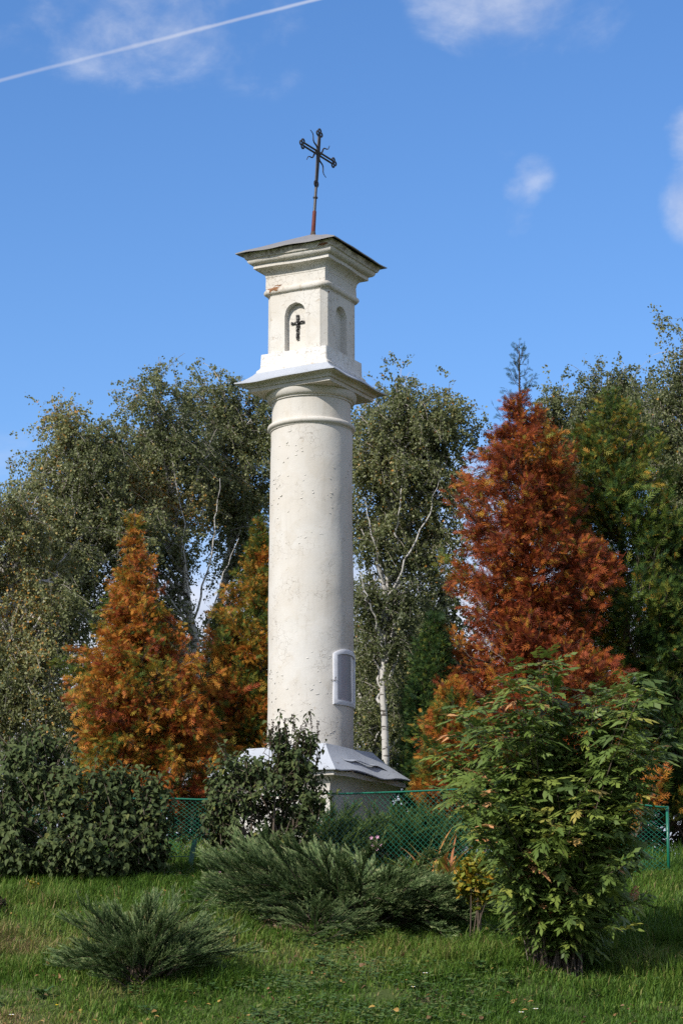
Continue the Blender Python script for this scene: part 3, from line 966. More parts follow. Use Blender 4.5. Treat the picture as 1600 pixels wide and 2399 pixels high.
birch('pale birch between the red and green thujas', [(1330, 1900), (1340, 1400), (1330, 1000)], 42,
      [(1330, 1000, 75, 75), (1310, 1120, 90, 120)], 107, nb=30, rad=.08)
birch('birch tops showing above the green thuja', [(1440, 1900), (1430, 1300), (1420, 930)], 41,
      [(1410, 930, 45, 50), (1480, 945, 55, 65), (1440, 1030, 70, 70)], 108, nb=26, rad=.08)
birch('tall birch cut by the right edge of the view', [(1640, 1900), (1610, 1400), (1590, 1000), (1600, 790)], 36,
      [(1590, 850, 45, 85), (1545, 960, 65, 75), (1600, 1050, 90, 110), (1640, 1250, 100, 190)], 109, nb=48, rad=.10)
birch('dark broadleaf tree low behind the birches left of the pillar', [(400, 1900), (400, 1700), (400, 1560)], 47,
      [(330, 1600, 130, 110), (460, 1640, 110, 120), (150, 1660, 150, 110), (560, 1640, 110, 110)], 110, nb=56, nsec=8, leaf=.085, mats=('dark_leaf', 'bark', 'bark'), name='broadleaf_tree', rad=.08, hang=.3, nleaf=15, group='dark trees far behind')
birch('dark broadleaf tree low behind the green cone', [(1010, 1900), (1010, 1600), (1015, 1480)], 46,
      [(1020, 1480, 65, 90), (960, 1600, 110, 90), (1060, 1650, 110, 110), (860, 1690, 90, 80)], 111, nb=50, nsec=8, leaf=.085, mats=('dark_leaf', 'bark', 'bark'), name='broadleaf_tree', rad=.08, hang=.3, nleaf=15, group='dark trees far behind')

def thuja_plume(seed, droop):
    """one branch end: a branching plume of flat scaly sprays, about one unit long"""
    rng = np.random.default_rng(seed)
    a = Acc()
    t = np.linspace(0, 1, 9)
    ax = np.column_stack([t, .05 * np.sin(t * 3 + rng.uniform(0, 6)), .10 * t ** 2 - droop * .35 * t ** 2])
    tube(a, ax, np.linspace(.016, .004, 9), 4, .0, 1, cap=False)
    P, A = [], []
    for i in range(17):
        u = .10 + .90 * i / 16
        p = np.array([np.interp(u, t, ax[:, k]) for k in range(3)])
        ph = rng.uniform(0, 6.283)
        d = norm(np.array([.95, .75 * math.cos(ph), .60 * math.sin(ph) + .12 - droop * .5]))
        ln = (.44 * (1 - .62 * u) + .07) * rng.uniform(.7, 1.2)
        q = p + d * ln
        tube(a, [p, (p + q) / 2 + np.array([0, 0, .01]), q], [.006, .004, .002], 3, 0, 1, cap=False)
        dens = 12 if seed % 4 else 5
        for j in range(dens):
            v = .18 + .82 * j / (dens - 1)
            P.append(p + d * ln * v + rng.normal(size=3) * .018)
            A.append(d + rng.normal(size=3) * .50 + np.array([0, 0, .05 - droop * .7]))
    P, A = np.array(P), np.array(A)
    place(a, T_FROND, P, A, rng.normal(size=P.shape), (.155 * rng.uniform(.5, 1.5, len(P))), None, np.where(rng.random(len(P)) < .11, .04, np.clip(.5 + .12 * rng.normal(size=len(P)), 0, 1)))
    return a.mesh('branch', [M['thuja'], M['bark']])
PLUMES = {d: [thuja_plume(520 + i + int(d * 100), d) for i in range(8)] for d in (0.0, .6)}

def thuja(label, foot_px, Y, top_px, prof, seed, nbr, size, colour, sparse_top=0.0, droop=0.0, ragged=.22, upw=.35, group='thuja trees behind the fence'):
    """prof: (picture row, half width in pixels) from the foot to the top"""
    rng = np.random.default_rng(seed)
    f = at(foot_px, 1870, Y)
    foot = on_ground(f[0], Y); foot[2] -= .05
    top = at(top_px[0], top_px[1], Y)
    rows = sorted(prof, key=lambda q: -q[0])
    zs = np.array([at(foot_px, r_, Y)[2] for r_, _ in rows]); ws = np.array([w_ * ppm(Y, z) for (_, w_), z in zip(rows, zs)])
    root = empty('thuja_tree', tuple(foot))
    tag(root, label, 'tree', group)
    H = top[2] - foot[2]
    def axis(z):
        t = np.clip((z - foot[2]) / H, 0, 1)[..., None]
        return foot * (1 - t) + top * t
    a = Acc()
    zt = np.linspace(foot[2], top[2] - .05, 14)
    ax = axis(zt); ax[1:-1, :2] += rng.normal(size=(12, 2)) * .01
    tube(a, ax, np.linspace(.085, .006, 14), 7)
    a.build('trunk', M['bark'], root, True)
    zg = np.linspace(zs.min(), zs.max(), 400); wg = np.interp(zg, zs, ws)
    cdf = np.cumsum(wg + .06); cdf /= cdf[-1]
    nb = min(nbr, 299)
    zt = np.interp((np.arange(nb) + rng.random(nb)) / nb, cdf, zg)
    az = (np.arange(nb) * 2.39996 + rng.normal(size=nb) * .4) % (2 * math.pi)
    az = np.where((np.sin(az) > .25) & (rng.random(nb) < .6), -az, az)       # most of them on the side that shows
    wid = np.interp(zt, zs, ws)
    clump = np.column_stack([np.cos(az), np.sin(az), zt])
    rr = wid * np.clip(1 - ragged * .6 + ragged * .55 * waves(clump, seed, 2.2) + ragged * .5 * rng.normal(size=nb), .35, 1.22)
    out = np.column_stack([np.cos(az), np.sin(az), np.zeros(nb)])
    L = size * rng.uniform(.6, 1.25, nb) * np.clip(.45 + .75 * wid / max(ws.max(), .3), .4, 1.1)
    d = norm(out * .8 + np.array([0, 0, 1.0]) * (upw + .25 * rng.normal(size=nb))[:, None] + rng.normal(size=(nb, 3)) * .28)
    tip = axis(zt) + out * rr[:, None]
    P = tip - d * (L * .78)[:, None]
    col = colour(tip, rng)
    br = Acc()
    lib = PLUMES[.6 if droop > .2 else 0.0]
    A_, S_, N_ = frame(d, np.tile([0, 0, 1.0], (nb, 1)) + rng.normal(size=(nb, 3)) * .3)
    org = np.array(root.location)
    for i in range(nb):
        o = bpy.data.objects.new('branch', lib[rng.integers(8)]); COL.objects.link(o); o.parent = root
        l = L[i]; p = P[i] - org
        o.matrix_local = Matrix(((A_[i, 0] * l, -S_[i, 0] * l, N_[i, 0] * l, p[0]), (A_[i, 1] * l, -S_[i, 1] * l, N_[i, 1] * l, p[1]), (A_[i, 2] * l, -S_[i, 2] * l, N_[i, 2] * l, p[2]), (0, 0, 0, 1)))
        o.color = (col[i], 0, 0, 1)
        b = axis(np.array([P[i, 2] - .2 * wid[i]]))[0]
        tube(br, bez(b, b * .5 + P[i] * .5 - np.array([0, 0, .04]), P[i], 5), np.linspace(.012, .007, 5), 4, cap=False)
    if sparse_top:
        lead = Acc()
        n = 40
        z = np.linspace(top[2] - sparse_top, top[2], n)
        az = rng.uniform(0, 6.283, n)
        for k in range(n):
            c = axis(np.array([z[k]]))[0]
            ln = .06 + .55 * (top[2] - z[k]) / sparse_top * rng.uniform(.6, 1)
            d_ = norm(np.array([math.cos(az[k]), math.sin(az[k]), .95]))
            q = np.array([c, c + d_ * ln * .5 + np.array([0, 0, -.03]), c + d_ * ln + np.array([0, 0, .05])])
            tube(lead, q, [.006, .004, .002], 4, .5, 1, cap=False)
            m = 6
            uu = np.linspace(.35, 1, m)
            p = np.column_stack([np.interp(uu, [0, .5, 1], q[:, j]) for j in range(3)])
            place(lead, T_FROND, p, np.tile(d_, (m, 1)) + rng.normal(size=(m, 3)) * .45, rng.normal(size=(m, 3)), .10, .085, .35 + .1 * rng.random(m))
        lo = lead.build('leader_sprays', [M['thuja'], M['bark']], root)
        lo.color = (.02, 0, 0, 1); lo['label'] = 'thin dark blue green leader'
    # sparse sprays deep inside the crown
    ni = int(4200 * min(1.0, nb / 280))
    zi = np.interp(rng.random(ni), cdf, zg); ai = rng.uniform(0, 6.283, ni)
    oi = np.column_stack([np.cos(ai), np.sin(ai), np.zeros(ni)])
    Pi = axis(zi) + oi * (np.interp(zi, zs, ws) * rng.uniform(.1, .82, ni))[:, None]
    inn = Acc(); place(inn, T_FROND, Pi, norm(oi + rng.normal(size=Pi.shape) * .7 + np.array([0, 0, .3 - droop])), rng.normal(size=Pi.shape), .12 * rng.uniform(.6, 1.4, ni), None, .45 + .12 * rng.normal(size=ni))
    io = inn.build('inner_sprays', [M['thuja']], root); io.color = (float(np.median(col)), 0, 0, 1); tag(io, kind='stuff')
    tag(br.build('limbs', M['bark'], root), kind='stuff')
    return root

def c_orange(P, rng):
    return np.clip(.615 + .06 * waves(P, 41, 2.2) + .075 * rng.normal(size=len(P)) - .24 * (rng.random(len(P)) < .20) + .17 * (rng.random(len(P)) < .14), .25, .92)
def c_mixed(P, rng):
    return np.clip(.57 + .07 * waves(P, 43, 2.6) + .17 * rng.normal(size=len(P)) - .12 * np.clip((P[:, 2] - 4.6) / 1.2, 0, 1), .24, .84)
def c_red(P, rng):
    return np.clip(.895 - .15 * np.clip((4.3 - P[:, 2]) / 1.2, 0, 1) + .07 * waves(P, 44, 2.0) + .03 * rng.normal(size=len(P)) + .07 * rng.normal(size=len(P)) - .28 * (rng.random(len(P)) < .10) + .09 * np.clip((P[:, 2] - 6.2) / 1.5, 0, 1), .25, .95)
def c_green(P, rng):
    return np.clip(.365 + .04 * waves(P, 46, 1.8) + .05 * rng.normal(size=len(P)) + .30 * (rng.random(len(P)) < .015), .1, .8)
def c_orange2(P, rng):
    return np.clip(.72 + .10 * rng.normal(size=len(P)) - .34 * (rng.random(len(P)) < .35), .25, .9)
def c_deep(P, rng):
    return np.clip(.17 + .05 * rng.normal(size=len(P)), .02, .3)

thuja('golden orange thuja with drooping tiers left of the pillar', 290, 28.6, (318, 1185),
      [(1890, 140), (1800, 155), (1700, 160), (1600, 145), (1520, 108), (1420, 74), (1340, 46), (1280, 18), (1220, 5), (1200, 2)],
      201, 285, .56, c_orange, ragged=.68, droop=.35)
thuja('orange and green thuja close to the left side of the pillar', 600, 30, (612, 1215),
      [(1890, 170), (1750, 170), (1620, 130), (1500, 95), (1400, 68), (1320, 38), (1250, 16), (1215, 5)],
      202, 270, .60, c_mixed, ragged=.28, upw=.6)
thuja('tall rust red thuja with a bare dark leader on top', 1262, 28.0, (1216, 812),
      [(1890, 235), (1780, 230), (1680, 190), (1560, 165), (1400, 160), (1250, 158), (1130, 136), (1050, 102), (990, 72), (950, 42), (930, 14)],
      203, 299, .69, c_red, sparse_top=1.5, ragged=.42)
thuja('large green thuja right of the rust red one', 1500, 29.2, (1428, 915),
      [(1890, 190), (1700, 185), (1500, 175), (1300, 150), (1150, 118), (1050, 85), (980, 50), (930, 18), (915, 5)],
      204, 299, .70, c_green, ragged=.25, upw=.7)
thuja('dark green thuja cut by the right edge', 1630, 29, (1650, 1090),
      [(1900, 150), (1700, 145), (1500, 120), (1350, 95), (1200, 50), (1090, 6)], 205, 220, .66, c_deep, ragged=.25, upw=.5)
thuja('slim dark green cone shaped thuja right of the pillar', 997, 28.0, (1018, 1440),
      [(1890, 58), (1760, 60), (1660, 54), (1580, 42), (1520, 28), (1470, 13), (1440, 3)], 206, 210, .36, c_deep, ragged=.14, upw=1.5)

thuja('small orange red thuja low between the green cone and the pinnate bush', 1062, 26.6, (1066, 1600),
      [(1900, 66), (1800, 68), (1720, 55), (1660, 36), (1600, 5)], 207, 120, .46, c_orange2, ragged=.3, upw=.5)

# ------------------------------------------------------------------ shrubs
def leaf_pieces(parent, tmpl, mat, P, A, H, L, name, idx, smooth=False):
    """single leaves as objects that share one mesh"""
    ac = Acc(); ac.add(tmpl[0], tmpl[1]); me = ac.mesh(name, [M[mat]])
    A_, S_, N_ = frame(A[idx], H[idx])
    org = parent_origin(parent)
    for k, i in enumerate(idx):
        o = bpy.data.objects.new(name, me); COL.objects.link(o); o.parent = parent
        l = float(L[i]); p = P[i] - org
        o.matrix_local = Matrix(((A_[k, 0] * l, S_[k, 0] * l, N_[k, 0] * l, p[0]), (A_[k, 1] * l, S_[k, 1] * l, N_[k, 1] * l, p[1]),
                                 (A_[k, 2] * l, S_[k, 2] * l, N_[k, 2] * l, p[2]), (0, 0, 0, 1)))

def front_pick(P, A, H, ctr, rng, n, d_in):
    """the leaves that show largest: outermost on the camera side"""
    ang = norm(P - ctr)
    score = -ang[:, 1] * d_in + .25 * rng.random(len(P))
    return np.argsort(-score)[:n]

def lilac(label, foot_px, Y, lobes, seed, shoots, leaf=.072, seeds=(), stems=16):
    rng = np.random.default_rng(seed)
    f = at(foot_px, 2000, Y)
    foot = on_ground(f[0], Y)
    root = empty('lilac_bush', tuple(foot))
    tag(root, label, 'shrub', 'lilac bushes by the fence')
    C, RR = [], []
    for px, py, rx, ry, dy in lobes:
        c = at(px, py, Y + dy); s_ = ppm(Y, c[2]); C.append(c); RR.append((rx * s_, rx * s_ * .8, ry * s_))
    C, RR = np.array(C), np.array(RR)
    wgt = RR[:, 0] * RR[:, 2]; wgt /= wgt.sum()
    k = rng.choice(len(C), size=shoots * 3, p=wgt)
    q = norm(rng.normal(size=(len(k), 3)) + np.array([0, -.25, .1])) * (.62 + .38 * rng.random((len(k), 1)) ** .6)
    tip = C[k] + q * RR[k]
    inside = np.zeros(len(tip))
    for c, r_ in zip(C, RR):
        inside = np.maximum(inside, (np.linalg.norm((tip - c) / r_, axis=1) < .62))
    ok = (inside < .5) | (rng.random(len(tip)) < .25)
    ok &= tip[:, 2] > ground_z(tip[:, 0], tip[:, 1]) + .06
    ok &= waves(tip, seed, 3.0) > -1.0
    tip, d0 = tip[ok][:shoots], norm(q[ok][:shoots] * 1.0 + np.array([0, 0, .7]))
    stray = rng.random(len(tip)) < .16
    tip[stray] += d0[stray] * rng.uniform(.06, .22, (stray.sum(), 1))
    P, A, H = [], [], []
    st = Acc()
    for i in range(len(tip)):
        d = norm(d0[i] + rng.normal(size=3) * .3)
        e1 = norm(np.cross(d, rng.normal(size=3))); e2 = np.cross(d, e1)
        tube(st, [tip[i] - d * .26, tip[i] - d * .1, tip[i]], [.004, .003, .002], 3, cap=False)
        for j in range(4):
            p = tip[i] - d * (.045 * j + .01)
            e = e1 if j % 2 == 0 else e2
            for s_ in (-1, 1):
                if rng.random() < .12: continue
                P.append(p + rng.normal(size=3) * .012)
                A.append(e * s_ * .8 + d * (.45 - .1 * j) + np.array([0, 0, -.85]) + rng.normal(size=3) * .28)
                H.append(norm(d + np.array([-.1, -.35, .8]) + rng.normal(size=3) * .3))
    P, A, H = np.array(P), np.array(A), np.array(H)
    L = leaf * rng.uniform(.65, 1.2, len(P))
    tint = np.clip(.45 + .2 * rng.normal(size=len(P)), 0, 1)
    pick = front_pick(P, A, H, C.mean(0) + np.array([0, .3, 0]), rng, 300, 1.0)
    rest = np.setdiff1d(np.arange(len(P)), pick)
    fo = Acc(); place(fo, T_LILAC, P[rest], A[rest], H[rest], L[rest], None, tint[rest])
    fo = fo.build('foliage', M['lilac'], root, True); tag(fo, kind='stuff')
    leaf_pieces(root, T_LILAC, 'lilac_piece', P, A, H, L, 'leaf', pick)
    for i in range(stems):
        b = foot + np.array([rng.normal() * .22, rng.normal() * .12, 0]); b[2] = ground_z(b[0], b[1]) - .03
        e = tip[rng.integers(len(tip))]
        ac = Acc(); tube(ac, bez(b, b * .55 + e * .45 + np.array([0, 0, .25]), e, 9), np.linspace(.016, .004, 9), 5)
        ac.build('stem', M['stem'], root)
    st.build('twigs', M['stem'], root)
    for px, py in seeds:
        b = at(px, py + 34, Y - .25); e = at(px + rng.normal() * 6, py, Y - .25)
        ac = Acc()
        tube(ac, [at(px - 6, py + 150, Y - .1), b, e], [.004, .003, .0015], 4)
        for t in np.linspace(0, 1, 13):
            for s_ in range(3):
                p = b + (e - b) * t; ln = .035 * (1.15 - t)
                dv = norm(rng.normal(size=3) + np.array([0, 0, .8]))
                place(ac, T_BIRCH, p[None] + rng.normal(size=(1, 3)) * .006, dv[None], rng.normal(size=(1, 3)), .022, .016, rng.random())
        ac.build('seed_head', M['seed'], root)
    return root

lilac('wide dark lilac bush on the left with hanging heart shaped leaves', 190, 23.8,
      [(60, 1850, 140, 125, .2), (180, 1890, 140, 120, 0), (315, 1900, 95, 115, .1), (60, 1965, 120, 95, 0), (210, 1985, 150, 85, -.1), (335, 1995, 65, 65, 0), (100, 1775, 65, 60, .3), (-40, 1950, 120, 120, .1)], 301, 1650)
lilac('airy lilac bush with brown seed heads in front of the pillar', 640, 24.0,
      [(620, 1850, 110, 85, 0), (560, 1810, 75, 50, .1), (620, 1800, 60, 45, 0), (700, 1870, 75, 80, 0), (600, 1930, 95, 75, 0), (660, 1960, 70, 55, .1), (550, 1880, 80, 80, .1), (520, 1930, 55, 60, .2), (700, 1775, 50, 40, -.1), (660, 1765, 45, 40, 0), (650, 1730, 34, 30, -.1), (715, 1735, 36, 30, -.1)],
      302, 900, leaf=.06, seeds=[(640, 1690), (655, 1700), (672, 1685), (690, 1680), (712, 1690), (730, 1675), (745, 1690), (632, 1715), (700, 1700)])

# big bush with pinnate leaves
def pinnate_bush():
    rng = np.random.default_rng(401)
    Y = 19.75
    f = at(1300, 2290, Y); foot = on_ground(f[0], Y)
    root = empty('false_spirea_bush', tuple(foot))
    tag(root, 'tall bush with feathery pinnate leaves in the right foreground', 'shrub')
    lobes = [(1270, 1640, 140, 100), (1440, 1690, 110, 95), (1140, 1740, 140, 95), (1290, 1790, 215, 115), (1460, 1830, 95, 120), (1190, 1880, 140, 110),
             (1340, 1960, 185, 120), (1250, 2070, 110, 100), (1420, 2080, 105, 110), (1320, 2160, 90, 80), (1290, 1560, 45, 50), (1470, 1610, 50, 45), (1160, 1660, 70, 50), (1070, 1730, 80, 65), (1060, 1810, 70, 60), (1510, 1730, 50, 70)]
    P, A, H, tips = [], [], [], []
    tw = Acc()
    ar = np.array([l[2] * l[3] for l in lobes], float); ar /= ar.sum()
    for s_ in range(165):
        px, py, rx, ry = lobes[rng.choice(len(lobes), p=ar)]
        a_ = rng.uniform(0, 6.283); r_ = rng.random() ** .5
        dy = rng.normal() * .38 - .05
        e = at(px + math.cos(a_) * rx * r_, py + math.sin(a_) * ry * r_, Y + dy)
        b = foot + np.array([np.clip(rng.normal(), -1.6, 1.6) * .13, rng.normal() * .09, 0]); b[2] = ground_z(b[0], b[1]) - .03
        mid = b * .45 + e * .55 + np.array([(b[0] - e[0]) * .12, 0, .28])
        pth = bez(b, mid, e, 14)
        if s_ < 34:
            ac = Acc(); tube(ac, pth, np.linspace(.008, .003, 14), 5); ac.build('stem', M['stem'], root)
        else:
            tube(tw, pth, np.linspace(.006, .0025, 14), 4, cap=False)
        ln = np.linalg.norm(e - b)
        nl = int(12 + 15 * ln)
        ph = rng.uniform(0, 6.283)
        for j in range(nl):
            t = 1 - .78 * (j / nl) ** 1.0 * rng.uniform(.85, 1.1)
            t = np.clip(t, .12, 1)
            p = np.array([np.interp(t, np.linspace(0, 1, 14), pth[:, k]) for k in range(3)])
            ph += 2.4
            d = np.array([math.cos(ph), math.sin(ph) - .15, .15 + .5 * max(0, t - .85) / .15])
            P.append(p); A.append(d + rng.normal(size=3) * .22); H.append(np.array([-.1, -.25, 1.0]) + rng.normal(size=3) * .22)
    P, A, H = np.array(P), np.array(A), np.array(H)
    ok = P[:, 2] > ground_z(P[:, 0], P[:, 1]) + .12
    P, A, H = P[ok], A[ok], H[ok]
    L = .178 * rng.uniform(.6, 1.25, len(P))
    tint = np.clip(.42 + .2 * rng.normal(size=len(P)) + (rng.random(len(P)) < .03) * .6, 0, 1)
    pick = front_pick(P, A, H, foot + np.array([0, .2, 1.3]), rng, 300, 1.2)
    rest = np.setdiff1d(np.arange(len(P)), pick)
    fo = Acc()
    var = np.arange(len(P)) % 8
    for v in range(8):
        q = rest[var[rest] == v]
        place(fo, T_PINNATES[v], P[q], A[q], H[q], L[q], None, tint[q])
    fo = fo.build('foliage', M['sorbaria'], root); tag(fo, kind='stuff')
    for v in range(8):
        leaf_pieces(root, T_PINNATES[v], 'sorbaria_piece', P, A, H, L, 'leaf', pick[var[pick] == v])
    tw.build('twigs', M['stem'], root)
pinnate_bush()

def small_shrub(label, px, py, Y, rx, ry, seed, n, mat, leaf, name='low_shrub', tmpl=T_BIRCH, group=None):
    rng = np.random.default_rng(seed)
    f = at(px, py + ry, Y); foot = on_ground(f[0], Y)
    c = at(px, py, Y); s_ = ppm(Y, c[2])
    root = empty(name, tuple(foot)); tag(root, label, 'shrub', group)
    q = norm(rng.normal(size=(n, 3))) * (.3 + .7 * rng.random((n, 1)) ** .5)
    P = c + q * np.array([rx, rx * .8, ry]) * s_
    P = P[waves(P, seed, 5) > -.8]
    ac = Acc()
    place(ac, tmpl, P, norm(q[:len(P)] + rng.normal(size=P.shape) * .5), rng.normal(size=P.shape) + np.array([0, -.5, 1]), leaf * rng.uniform(.6, 1.3, len(P)), None, rng.random(len(P)))
    ac.build('foliage', M[mat], root)
    for i in range(7):
        e = P[rng.integers(len(P))]
        ac = Acc(); tube(ac, bez(foot + rng.normal(size=3) * .04 - np.array([0, 0, .05]), foot * .5 + e * .5 + np.array([0, 0, .1]), e, 6), np.linspace(.007, .002, 6), 4)
        ac.build('stem', M['stem'], root)
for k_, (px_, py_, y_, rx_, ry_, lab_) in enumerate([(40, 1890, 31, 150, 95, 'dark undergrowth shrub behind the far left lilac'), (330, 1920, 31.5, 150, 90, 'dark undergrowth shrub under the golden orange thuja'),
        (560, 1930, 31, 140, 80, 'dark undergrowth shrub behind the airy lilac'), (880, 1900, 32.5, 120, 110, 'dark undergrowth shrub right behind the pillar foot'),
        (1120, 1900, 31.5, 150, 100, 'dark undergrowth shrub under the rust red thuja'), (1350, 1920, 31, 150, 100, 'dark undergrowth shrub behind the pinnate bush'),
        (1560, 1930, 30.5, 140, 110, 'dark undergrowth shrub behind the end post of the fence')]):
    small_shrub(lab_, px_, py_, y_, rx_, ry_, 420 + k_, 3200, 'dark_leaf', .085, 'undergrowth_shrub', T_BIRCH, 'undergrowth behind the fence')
small_shrub('small yellow leaved shrub beside the pinnate bush', 1115, 2065, 20.9, 52, 66, 411, 850, 'yellow_leaf', .055)
small_shrub('low yellow flowering weed at the foot of the left lilac', 62, 2075, 23.0, 32, 16, 412, 260, 'yellow_leaf', .03)
small_shrub('leafy green shrub behind the fence near the daylily', 1130, 1920, 25.4, 60, 60, 413, 900, 'lilac', .06)
small_shrub('reddish dry shrub at the left edge below the lilac', 2, 2115, 22.0, 16, 18, 414, 150, 'seed', .04)

# ------------------------------------------------------------------ junipers
def juniper_variant(seed):
    """an arching feathery branch, one unit long, its shoots all swept forward"""
    rng = np.random.default_rng(seed)
    a = Acc()
    t = np.linspace(0, 1, 12)
    axis = np.column_stack([t, .03 * np.sin(t * 4 + rng.uniform(0, 6)), .13 * np.sin(t * 2.4) - .10 * t ** 3])
    tube(a, axis, np.linspace(.010, .002, 12), 4, .0, 1, cap=False)
    P, A, T = [], [], []
    for i in range(34):
        u = .10 + .90 * (i / 33) ** .9
        p = np.array([np.interp(u, t, axis[:, k]) for k in range(3)])
        ln = (.30 * (1 - .62 * u) + .06) * rng.uniform(.5, 1.25)
        rot = rng.uniform(0, 6.283)
        d = norm(np.array([1.0, .36 * math.cos(rot), .26 * math.sin(rot) + .14]))
        m = int(14 + 85 * ln)
        uu = np.linspace(0, 1, m)
        q = p + d * (uu * ln)[:, None] + np.array([.02, 0, -.05]) * (uu ** 2 * ln)[:, None]
        P.append(q); A.append(d + rng.normal(size=(m, 3)) * .20); T.append(.22 + .55 * uu + .12 * rng.normal(size=m) + .12 * rng.normal())
    P, A, T = np.concatenate(P), np.concatenate(A), np.clip(np.concatenate(T), 0, 1)
    place(a, T_BIRCH, P, A, rng.normal(size=P.shape), .055 * rng.uniform(.7, 1.3, len(P)), .0085, T)
    return a
JV = {}
for key in ('juniper', 'juniper_dark'):
    JV[key] = [juniper_variant(500 + i).mesh('branch', [M[key], M['bark']]) for i in range(7)]

def juniper(label, px, Y, n, seed, length, spread, el=(18, 62), az_bias=0.0, key='juniper', squash=.75, el_right=1.0, group='spreading junipers'):
    rng = np.random.default_rng(seed)
    f = at(px, 2150, Y); foot = on_ground(f[0], Y)
    root = empty('juniper_bush', tuple(foot)); tag(root, label, 'shrub', group)
    for i in range(n):
        az = rng.uniform(0, 2 * math.pi)
        e = R(rng.uniform(*el))
        if math.cos(az) > .15: e *= el_right
        d = np.array([math.cos(az) * math.cos(e) + az_bias, math.sin(az) * math.cos(e) * squash, math.sin(e)])
        side = rng.uniform(0, 1)
        p = np.array([d[0] * spread * side + rng.normal() * spread * .22, d[1] * spread * .5 * side + rng.normal() * .1, 0])
        p[2] = ground_z(foot[0] + p[0], foot[1] + p[1]) - foot[2] + rng.uniform(0, .12) + .10 * math.sin(e)
        L = length * rng.uniform(.55, 1.12) * (1 - .25 * math.sin(e))
        o = bpy.data.objects.new('branch', JV[key][rng.integers(7)]); COL.objects.link(o); o.parent = root
        A, S_, N_ = frame(d[None] + rng.normal(size=(1, 3)) * .08, np.array([[0, 0, 1.0]]) + rng.normal(size=(1, 3)) * .25)
        A, S_, N_ = A[0], S_[0], N_[0]
        # the frame is (axis, side, up)
        o.matrix_local = Matrix(((A[0] * L, -S_[0] * L, N_[0] * L, p[0]), (A[1] * L, -S_[1] * L, N_[1] * L, p[1]), (A[2] * L, -S_[2] * L, N_[2] * L, p[2]), (0, 0, 0, 1)))
    return root
juniper('large spreading juniper on the bank below the pillar', 825, 21.8, 210, 601, .93, .80, (2, 38), 0, el_right=.55)
juniper('smaller spreading juniper in the left foreground', 340, 19.25, 125, 602, .68, .26, (5, 58), .14)
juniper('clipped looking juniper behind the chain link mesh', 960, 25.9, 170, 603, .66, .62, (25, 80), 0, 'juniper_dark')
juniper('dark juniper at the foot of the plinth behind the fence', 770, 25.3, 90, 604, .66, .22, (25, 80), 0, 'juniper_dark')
juniper('small juniper tuft trailing below the large juniper', 740, 20.9, 30, 605, .45, .2, (5, 40))

# ------------------------------------------------------------------ fence
fence = empty('chain_link_fence', tuple(on_ground(0, 24.6)))
tag(fence, 'green chain link fence with sagging mesh on thin steel posts', 'fence')
FY = 24.6
xs_px = [-60, 378, 480, 730, 800, 950, 1100, 1300, 1545, 1700]
tp = [1880, 1872, 1876, 1860, 1862, 1857, 1850, 1862, 1893, 1900]
FX0, FX1 = at(-60, 1900, FY)[0], at(1563, 1900, FY)[0]
wx = np.array([at(x, 1870, FY)[0] for x in xs_px]); wz = np.array([at(x, y, FY)[2] for x, y in zip(xs_px, tp)])
def fence_top(x): return np.interp(x, wx, wz)
xl = at(378, 2010, FY)[0]; xm = at(450, 2020, FY)[0]; xr = at(552, 1990, FY)[0]
def fence_bot(x):
    g_ = ground_z(x, np.full_like(np.asarray(x, float), FY)) + .05
    lift = np.where((x > xl) & (x < xr + .4), .055 + .05 * np.clip((x - xm) / (xr - xm), 0, 1) ** 2, 0)
    return g_ + lift
a = Acc()
pitch = .056
nd = int((FX1 - FX0 + 2) / pitch)
for sgn in (1, -1):
    for i in range(nd):
        xs0 = FX0 - 1 + i * pitch
        s_ = np.linspace(0, 1, 9)
        x = xs0 + sgn * s_ * .80 + (0 if sgn > 0 else 0)
        inside_ = (x > FX0) & (x < FX1)
        if inside_.sum() < 2: continue
        x, s2 = x[inside_], s_[inside_]
        zt_, zb_ = fence_top(x), fence_bot(x)
        z = zb_ + (zt_ - zb_) * s2
        y = FY + .0035 * sgn + .02 * np.sin(x * 2.1) * (1 - s2) - .05 * np.where((x > xl) & (x < xr), 1, 0) * (1 - s2)
        tube(a, np.column_stack([x, y, z]), .0020, 3, cap=False)
mesh_o = a.build('chain_mesh', M['fence'], fence); tag(mesh_o, kind='stuff')
a = Acc()
xx = np.linspace(FX0, FX1, 60)
tube(a, np.column_stack([xx, np.full(60, FY - .012), fence_top(xx) + .004]), .011, 6)
a.build('top_rail', M['fence'], fence, True)
a = Acc(); tube(a, np.column_stack([xx, FY - .008 - .05 * ((xx > xl) & (xx < xr)), fence_bot(xx)]), .004, 5); a.build('bottom_wire', M['fence'], fence)
def post(pts, r_, label=None):
    a = Acc(); tube(a, pts, r_, 8); o = a.build('post', M['fence'], fence, True)
    if label: o['label'] = label
for px in (40, 378, 1165, 1563):
    x = at(px, 1900, FY)[0]
    g_ = float(ground_z(x, FY))
    post([np.array([x, FY + .03, g_ - .1]), np.array([x + .004, FY + .03, float(fence_top(x)) + (.02 if px == 1563 else .03)])], .018 if px != 1563 else .016)
p0 = at(441, 2052, FY - .12); p1 = at(455, 1978, FY - .12)
a = Acc()
dv = norm(p1 - p0); sv = np.array([1.0, 0, 0])
for off in (-.013, .013):       # an angle-iron stake: two flanges
    box(a, (p0 + p1) / 2 + np.array([off, 0, 0]), (.0125, .004 if off < 0 else .02, np.linalg.norm(p1 - p0) / 2 + .05), np.column_stack([norm(sv - dv * (sv @ dv)), np.cross(dv, norm(sv - dv * (sv @ dv))), dv]))
o = a.build('post', M['fence'], fence); o['label'] = 'short leaning green stake in front of the mesh'

